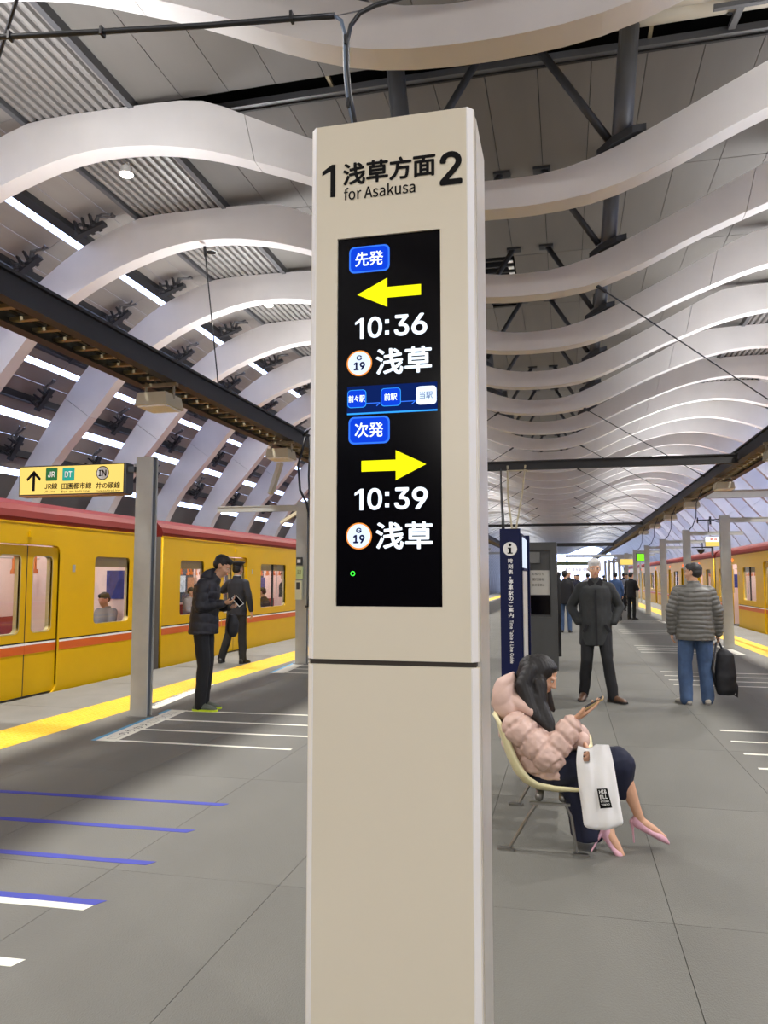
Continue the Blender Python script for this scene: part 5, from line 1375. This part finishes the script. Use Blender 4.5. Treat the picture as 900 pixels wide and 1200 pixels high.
# ---- passengers seated inside the trains
sit = dict(pel=V(0, 0, .50), chest=V(0, -.02, .84), neck=V(0, .0, 1.0), head=V(0, .05, 1.15), hpitch=RD(-18), shL=V(-.17, 0, .95), shR=V(.17, 0, .95), elL=V(-.20, .06, .70), elR=V(.20, .06, .70), wrL=V(-.08, .26, .72), wrR=V(.08, .26, .72),
           hipL=V(-.09, .02, .50), hipR=V(.09, .02, .50), knL=V(-.10, .42, .50), knR=V(.10, .42, .50), anL=V(-.10, .44, .085), anR=V(.10, .44, .085), ftL=V(-.11, .58, .03), ftR=V(.11, .58, .03))
ps0, _ = make_person('passenger with black hair and grey top seated behind the first train window', (-7.22, 11.12, 0), RD(165), 1.0, sit, jm=C_greyj, tm=C_trous, shm=L_black, hair=M_hair, voxel=.016, hem=.46, group='passengers seated in the trains')
PSG = 'passengers seated in the trains'
for lb, x_, y_, a, jm_ in (('passenger in dark coat seated behind the second left train window', -7.12, 13.05, 90, C_brown), ('passenger in white top seated across the aisle from the second left train window', -8.9, 13.6, -90, C_white),
                      ('passenger in black seated behind the wide window beyond the guard', -7.12, 16.9, 90, C_black), ('passenger in brown seated with back to the wide window', -7.12, 17.55, 90, C_brown),
                      ('passenger in grey seated across the aisle in the second left car', -8.95, 17.3, -90, C_greyj), ('passenger in black seated inside the near left car by its door', -8.95, 10.2, -90, C_black),
                      ('passenger in navy seated inside the right car at its wide window', 7.4, 24.3, 90, C_navy), ('passenger in grey seated inside the right car behind the open door', 7.4, 22.7, 90, C_greyj)):
    clone_person(ps0, lb, (x_, y_, 0), RD(a), jm_, C_trous, 1.0, PSG)
clone_person(PR[0], 'passenger in black standing at the far left train door', (-7.3, 19.4, 0), RD(90), C_black, C_trous, .98, 'passengers standing in the trains')

# ---- person half hidden by the pillar, black backpack showing
pb_ = clone_person(PR[1], 'person in black mostly hidden behind the left side of the display pillar', (-3.98, 13.9, 0), RD(-30), C_black, C_black, 1.0, 'people waiting near the left train')
t = SH(); t.loft([(V(0, 0, 1.36), V(.09, 0, 0), V(0, .05, 0)), (V(0, 0, 1.28), V(.15, 0, 0), V(0, .10, 0)), (V(0, 0, 1.05), V(.17, 0, 0), V(0, .13, 0)), (V(0, 0, .92), V(.15, 0, 0), V(0, .11, 0)), (V(0, 0, .86), V(.1, 0, 0), V(0, .06, 0))])
bk = link('backpack', t.mesh('backpack', M_bag, .012, 3, folds(.01, 9)), None, (-4.03, 13.62, -.12)); tag(bk, 'black backpack peeking out at the left edge of the display pillar', 'backpack')

# ================================================================== SEATED WOMAN
WY = 4.66
def w(px, py, Y=WY): return at(px, py, Y)
wo = V(-.12, WY, 0)
hd = w(635, 791, 4.66); Rw = Euler((RD(-30), 0, RD(-100))).to_matrix()
nkb = w(612, 838, 4.67); che = w(621, 870, 4.67); pelv = w(634, 903, 4.68)
shN = w(607, 852, 4.50); shF = w(613, 846, 4.84); elN = w(643, 887, 4.46); elF = w(650, 880, 4.82)
wrN = w(673, 843, 4.52); wrF = w(684, 870, 4.53)
hipN = V(-.16, 4.58, .40); hipF = V(-.16, 4.76, .40)
# legs crossed: near (right) leg over the far one
knN = w(724, 893, 4.55); knF = w(700, 900, 4.72)
anN = w(751, 962, 4.62); anF = w(716, 980, 4.52)
toeN = w(778, 981, 4.64); toeF = w(729, 1002, 4.50)
b = SH()
ax = V(0, 1, 0)
b.loft([(pelv - V(0, 0, .0), ax * .12, V(.07, 0, .03)), (pelv.lerp(che, .5), ax * .13, V(.09, 0, .02)), (che, ax * .14, V(.095, 0, .02)), (che.lerp(nkb, .7), ax * .12, V(.07, 0, .02)), (nkb, ax * .05, V(.048, 0, 0))])
b.cap(nkb, hd + V(-.01, 0, -.05), .046, .042)
head_shapes(b, hd, Rw, .94)
for sh, el, wr in ((shN, elN, wrN), (shF, elF, wrF)):
    b.cap(sh, el, .042, .034); b.cap(el, wr, .034, .021)
b.cap(hipN, knN, .060, .050); b.cap(hipF, knF, .060, .050)
def leg(kn, an, toe):
    mid = kn.lerp(an, .35); b.cap(kn, mid, .048, .046); b.cap(mid, kn.lerp(an, .8), .046, .028); b.cap(kn.lerp(an, .8), an, .028, .025)
    b.cap(an, an.lerp(toe, .55), .026, .024); b.cap(an.lerp(toe, .55), toe, .024, .016)
leg(knN, anN, toeN); leg(knF, anF, toeF)
dN = (w(697, 829, 4.50) - wrN).normalized()
hand(b, wrN, dN, V(-.42, .06, .9), k=1.04, curl=(.10, .14, .2, .3), bend=(.8, 1.1, .9), thumb=(.40, .05), side=1, spread=.04)
dF = (w(694, 889, 4.46) - wrF).normalized()
hand(b, wrF, dF, V(-.6, -.3, -.5), k=.9, curl=(.8, .85, .9, .9), bend=(1, 1.1, .9), thumb=(.3, .1), side=1, spread=.03)
me = b.mesh('person', M_skin, .0055, 2)
for v in me.vertices: v.co -= wo
woman = link('person', me, None, wo); tag(woman, 'seated woman in pink puffer jacket and navy skirt looking down at her phone', 'person')
M_stock = M_skin
def WL(n_, s_, m_, vox=.008, sm=3, disp=None, par=None):
    me = s_.mesh(n_, m_, vox, sm, disp)
    for v in me.vertices: v.co -= wo
    return link(n_, me, par or woman)
face_parts(woman, hd - wo, Rw, .94)
# puffer jacket
j = SH()
def rg(cx, cy, hw, hy, tl=0):
    return (w(cx, cy, 4.67), ax * hy, V(hw, 0, tl))
j.loft([rg(646, 904, .18, .19, -.01), rg(641, 898, .20, .20, -.01), rg(633, 884, .19, .20, .0), rg(621, 866, .165, .195, .02), rg(613, 849, .14, .19, .03), rg(609, 836, .105, .15, .03), rg(608, 828, .08, .10, .02)], 26)
j.ell(w(652, 890, 4.64), (.09, .15, .06), Euler((0, RD(14), 0)).to_matrix())
cuN = w(668, 852, 4.50); cuF = w(676, 862, 4.58)
for sh, el, cu_ in ((shN, elN, cuN), (shF, elF, cuF)):
    j.ell(sh, (.09, .08, .085)); j.cap(sh, el, .085, .086); j.ell(el, (.09, .08, .08)); j.cap(el, cu_, .082, .066)
bones = [(pelv, nkb, .18), (shN, elN, .09), (elN, cuN, .08), (shF, elF, .09), (elF, cuF, .08)]
BB = [(Vector(a_), Vector(b_), r_) for a_, b_, r_ in ((w(640, 908, 4.67), w(610, 832, 4.67), .19), (shN, elN, .085), (elN, cuN, .08), (shF, elF, .085), (elF, cuF, .08))]
def pf2(c, n_):
    best = 1e9; s_ = 0; kk_ = 0
    for q, (a_, b_, r_) in enumerate(BB):
        d = b_ - a_; t_ = max(0, min(1, (c - a_).dot(d) / d.length_squared)); e = (c - (a_ + d * t_)).length / r_
        if e < best: best = e; s_ = (c - a_).dot(d) / d.length; kk_ = q
    ph = (.105, .10, .085, .10, .085)[kk_]; off_ = (.045, .02, .035, .02, .035)[kk_]
    s2_ = s_ + .018 * noise.noise(c * 7) + .006 * noise.noise(c * 24); m_ = ((s2_ + off_) % ph) / ph; dl = min(m_, 1 - m_) * ph
    crease = -.011 * math.exp(-(dl / .011) ** 2)
    gather = .007 * math.exp(-(dl / .035) ** 2) * noise.noise(V(c.x * 34 + c.z * 18, c.y * 30, c.x * 20 - c.z * 26))
    return .004 + crease + gather + .007 * noise.noise(V(c.x * 11 + 3, c.y * 9, c.z * 9)) + .004 * noise.noise(c * 30) + .002 * noise.noise(c * 60)
jk = WL('puffer_jacket', j, C_pink, .0062, 3, pf2)
hd_ = SH()
Rt = Euler((0, RD(-35), 0)).to_matrix()
def hr(cx, cy, hw, hy, hz_): return (w(cx, cy, 4.67), ax * hy, V(hw, 0, hz_))
hd_.loft([hr(599, 788, .02, .08, .01), hr(594, 795, .055, .125, .01), hr(592, 806, .075, .155, .02), hr(593, 818, .085, .165, .035), hr(598, 829, .085, .165, .045), hr(604, 836, .08, .15, .05), hr(606, 840, .05, .11, .03)], 22)
hd_.cap(w(588, 812, 4.60), w(622, 833, 4.53), .05, .035); hd_.cap(w(590, 812, 4.74), w(624, 833, 4.80), .05, .035)
def hf(c, n_): return .008 * noise.noise(c * 11) + .005 * abs(sin((c.z * .8 - c.x * .6) * 34 + 3 * noise.noise(c * 6))) - .003
WL('hood', hd_, C_pink, .008, 3, hf, jk)
# ribbed inner cuffs
g = SH(); g.cap(cuN, wrN.lerp(cuN, .55), .052, .044); WL('cuff', g, C_pink, .007, 2, None, jk)
g = SH(); g.cap(cuF, cuF.lerp(wrF, .7), .056, .048); WL('cuff', g, C_pink, .007, 2, None, jk)
# skirt: long navy, hangs from the crossed knees
s2 = SH()
s2.cap(hipN + V(.02, .0, -.01), knN, .090, .084); s2.cap(hipN + V(.14, .0, .02), knN, .098, .084); s2.cap(hipF + V(.02, 0, -.01), knF, .09, .085); s2.cap(hipN.lerp(knN, .45), hipF.lerp(knF, .45), .09, .09); s2.ell((hipN + hipF) / 2 + V(.02, 0, -.03), (.14, .165, .072))
s2.cap(knN + V(.02, 0, -.01), w(728, 926, 4.60), .075, .052); s2.cap(knN.lerp(knF, .5), w(718, 926, 4.62), .09, .06)
s2.loft([(w(668, 918, 4.60), V(.07, 0, .03), ax * .13), (w(676, 935, 4.60), V(.075, 0, .0), ax * .12), (w(682, 958, 4.60), V(.075, 0, 0), ax * .12), (w(688, 978, 4.60), V(.09, 0, .0), ax * .11), (w(689, 981, 4.60), V(.088, 0, .0), ax * .108)], 24)
s2.cap(w(652, 912, 4.58), w(690, 912, 4.58), .06, .07)
s2.cap(w(700, 920, 4.60), w(700, 965, 4.60), .07, .05)
WL('skirt', s2, C_navy, .008, 4, folds(.008, 12, .35))
# long black hair
h = SH()
def PH(x, y, z): return hd + Rw @ (Vector((x, y, z)) * .94)
h.ell(PH(0, -.024, .034), (.082, .095, .082), Rw); h.ell(PH(0, -.05, -.02), (.084, .07, .09), Rw)
for sx in (-1, 1): h.ell(PH(sx * .068, -.008, -.0), (.020, .038, .07), Rw)
h.ell(PH(0, .022, .07), (.06, .045, .034), Rw)
hn = 4.58
h.chain([w(622, 785, 4.61), w(614, 803, 4.59), w(622, 828, 4.55), w(641, 850, 4.50), w(652, 862, 4.46)], [.05, .055, .045, .028, .008])
h.chain([w(633, 800, hn), w(634, 825, 4.55), w(645, 845, 4.50), w(650, 858, 4.47)], [.04, .038, .024, .008])
h.chain([w(618, 788, 4.67), w(609, 806, 4.68), w(611, 825, 4.68)], [.06, .055, .03]); h.ell(w(624, 784, 4.66), (.085, .085, .085)); h.chain([w(636, 790, 4.74), w(640, 812, 4.78), w(648, 832, 4.78)], [.045, .032, .014])
def hs(c, n_): return .0011 * sin((c.x * 260 + c.y * 330 + 8 * noise.noise(c * 5))) + .002 * noise.noise(c * 18)
WL('hair', h, M_hair, .0065, 8, hs)
# pumps
M_pump = mat('pump_pink', srgb(206, 158, 172), .5, noise_amt=.03)
def pump(an, toe, heelp, bott):
    d = (toe - an); dh = d.normalized(); sd = dh.cross(V(0, 0, 1)).normalized(); up_ = sd.cross(dh).normalized()
    heel = an - dh * .045 - up_ * .02; tip = toe + dh * .045 - up_ * .006
    q = SH(); L_ = (tip - heel)
    q.loft([(heel + up_ * .012, sd * .020, up_ * .030), (heel.lerp(tip, .12) + up_ * .004, sd * .027, up_ * .034), (heel.lerp(tip, .3) - up_ * .004, sd * .027, up_ * .024), (heel.lerp(tip, .5) - up_ * .006, sd * .031, up_ * .018), (heel.lerp(tip, .7), sd * .035, up_ * .022), (heel.lerp(tip, .88) - up_ * .002, sd * .024, up_ * .016), (tip - up_ * .006, sd * .006, up_ * .006)], 18)
    p_ = WL('pump', q, M_pump, .005, 2)
    g = SH(); g.cap(heel - up_ * .01 + dh * .006, heel.lerp(Vector(heelp), .5), .014, .006, 10); g.cap(heel.lerp(Vector(heelp), .5), heelp, .006, .005, 10)
    WL('heel', g, M_pump, .003, 1, None, p_)
pump(anN, toeN, w(743, 987, 4.62), 0)
hp2 = w(693, 1003, 4.50); hp2.z = .006
pump(anF, toeF, hp2, 0)
# phone and carrier bag
nH = V(-.42, -.06, .9); nH = (nH - dN * nH.dot(dN)).normalized(); pp = wrN + dN * .135 + nH * .022
phone('smartphone', 'gold-edged smartphone in the raised hand of the seated woman', pp, dN, nH, .14, mat('phone_gold', srgb(200, 170, 120), .3, metal=.5), M_screen)
bgm = mat('carrier_white', srgb(232, 231, 228), .45, noise_amt=.02, bump=.15, bscale=18)
bY = 4.40
outline_l = [(677, 872), (675, 890), (676, 905), (679, 930), (682, 950), (684, 968)]
outline_r = [(714, 873), (718, 888), (721, 905), (725, 930), (728, 948), (731, 965)]
nb_, mb_ = 12, 16; vs = []
for layer in (-1, 1):
    for i in range(nb_ + 1):
        t_ = i / nb_ * 5; k0 = min(int(t_), 4); f_ = t_ - k0
        l_ = V(*outline_l[k0], 0).lerp(V(*outline_l[k0 + 1], 0), f_); r_ = V(*outline_r[k0], 0).lerp(V(*outline_r[k0 + 1], 0), f_)
        for q in range(mb_ + 1):
            u_ = q / mb_; px_ = l_.x + (r_.x - l_.x) * u_; py_ = l_.y + (r_.y - l_.y) * u_
            if i == nb_: py_ += 7 * sin(pi * u_) ** .7
            if i == 0: py_ += 5 * (1 - abs(2 * u_ - .6)) * (u_ < .55)
            thick = .035 * sin(pi * u_) ** .5 * (.25 + .75 * sin(pi * min(1, (i + .5) / nb_) * .62))
            p = at(px_, py_, bY); wr_ = .006 * noise.noise(V(u_ * 5 + layer, i * .25, 2)) + .006 * sin(u_ * 15 + i * .2)
            vs.append(p + V(0, layer * thick + wr_ * (1 if layer < 0 else .3), 0))
W1 = mb_ + 1; NL = (nb_ + 1) * W1; fs = []
hole = lambda i, q: i in (1, 2) and 3 <= q <= 5
for i in range(nb_):
    for q in range(mb_):
        a = i * W1 + q
        if not hole(i, q): fs.append((a, a + 1, a + W1 + 1, a + W1)); fs.append((NL + a, NL + a + W1, NL + a + W1 + 1, NL + a + 1))
for i in range(nb_):
    for q in (0, mb_): a = i * W1 + q; fs.append((a, a + W1, NL + a + W1, NL + a))
for q in range(mb_): a = nb_ * W1 + q; fs.append((a, a + 1, NL + a + 1, NL + a))
for c_ in range(len(vs)): vs[c_] = vs[c_] - V(.1, bY, .3)
g = MB(); g.add(vs, fs); bagw = g.build('carrier_bag', bgm, None, smooth=True, loc=(.1, bY, .3)); tag(bagw, 'white plastic carrier bag with small black printed square hanging from her hand', 'bag')
sm = bagw.modifiers.new('s', 'SUBSURF'); sm.levels = 1; sm.render_levels = 1
off = V(.1, bY, .3)
def bq(px, py): return at(px, py, bY - .049) - off
ptsq = [bq(700, 948), bq(717.5, 946.5), bq(711.5, 924), bq(699.5, 924.5)]
ptsq[0] = bq(703.5, 947.5)
g = MB(); g.add([p + V(0, d_, 0) for d_ in (0, .002) for p in ptsq], [(0, 1, 2, 3), (7, 6, 5, 4), (0, 1, 5, 4), (1, 2, 6, 5), (2, 3, 7, 6), (3, 0, 4, 7)]); lg = g.build('printed_square', M_ink, bagw)
ux = (ptsq[1] - ptsq[0]).normalized(); uy = (ptsq[3] - ptsq[0]).normalized(); Wq = (ptsq[1] - ptsq[0]).length; Hq = (ptsq[3] - ptsq[0]).length
for i, (tx, hh, ww) in enumerate((('HI&', .2, .62), ('BLL', .2, .62), ('STORE', .09, .7), ('TOKYO', .09, .7))):
    yo = (.74, .48, .30, .14)[i]
    text_fit('bag_lettering', tx, M_white, lg, ptsq[0] + ux * Wq * .14 + uy * Hq * yo, ux, uy, Wq * ww, Hq * hh, .03, .002)

# ---- person on the next seat, mostly hidden: brown coat and dark hair
sit2 = dict(sit); sit2.update(dict(pel=V(0, 0, .42), chest=V(0, 0, .76), neck=V(0, .03, .90), head=V(0, .10, 1.0), hpitch=RD(-40), shL=V(-.16, .02, .86), shR=V(.16, .02, .86), elL=V(-.19, .08, .62), elR=V(.19, .08, .62), wrL=V(-.07, .24, .60), wrR=V(.07, .24, .60),
    hipL=V(-.09, .02, .42), hipR=V(.09, .02, .42), knL=V(-.10, .38, .45), knR=V(.10, .38, .45), anL=V(-.10, .34, .085), anR=V(.10, .34, .085), ftL=V(-.11, .48, .03), ftR=V(.11, .48, .03)))
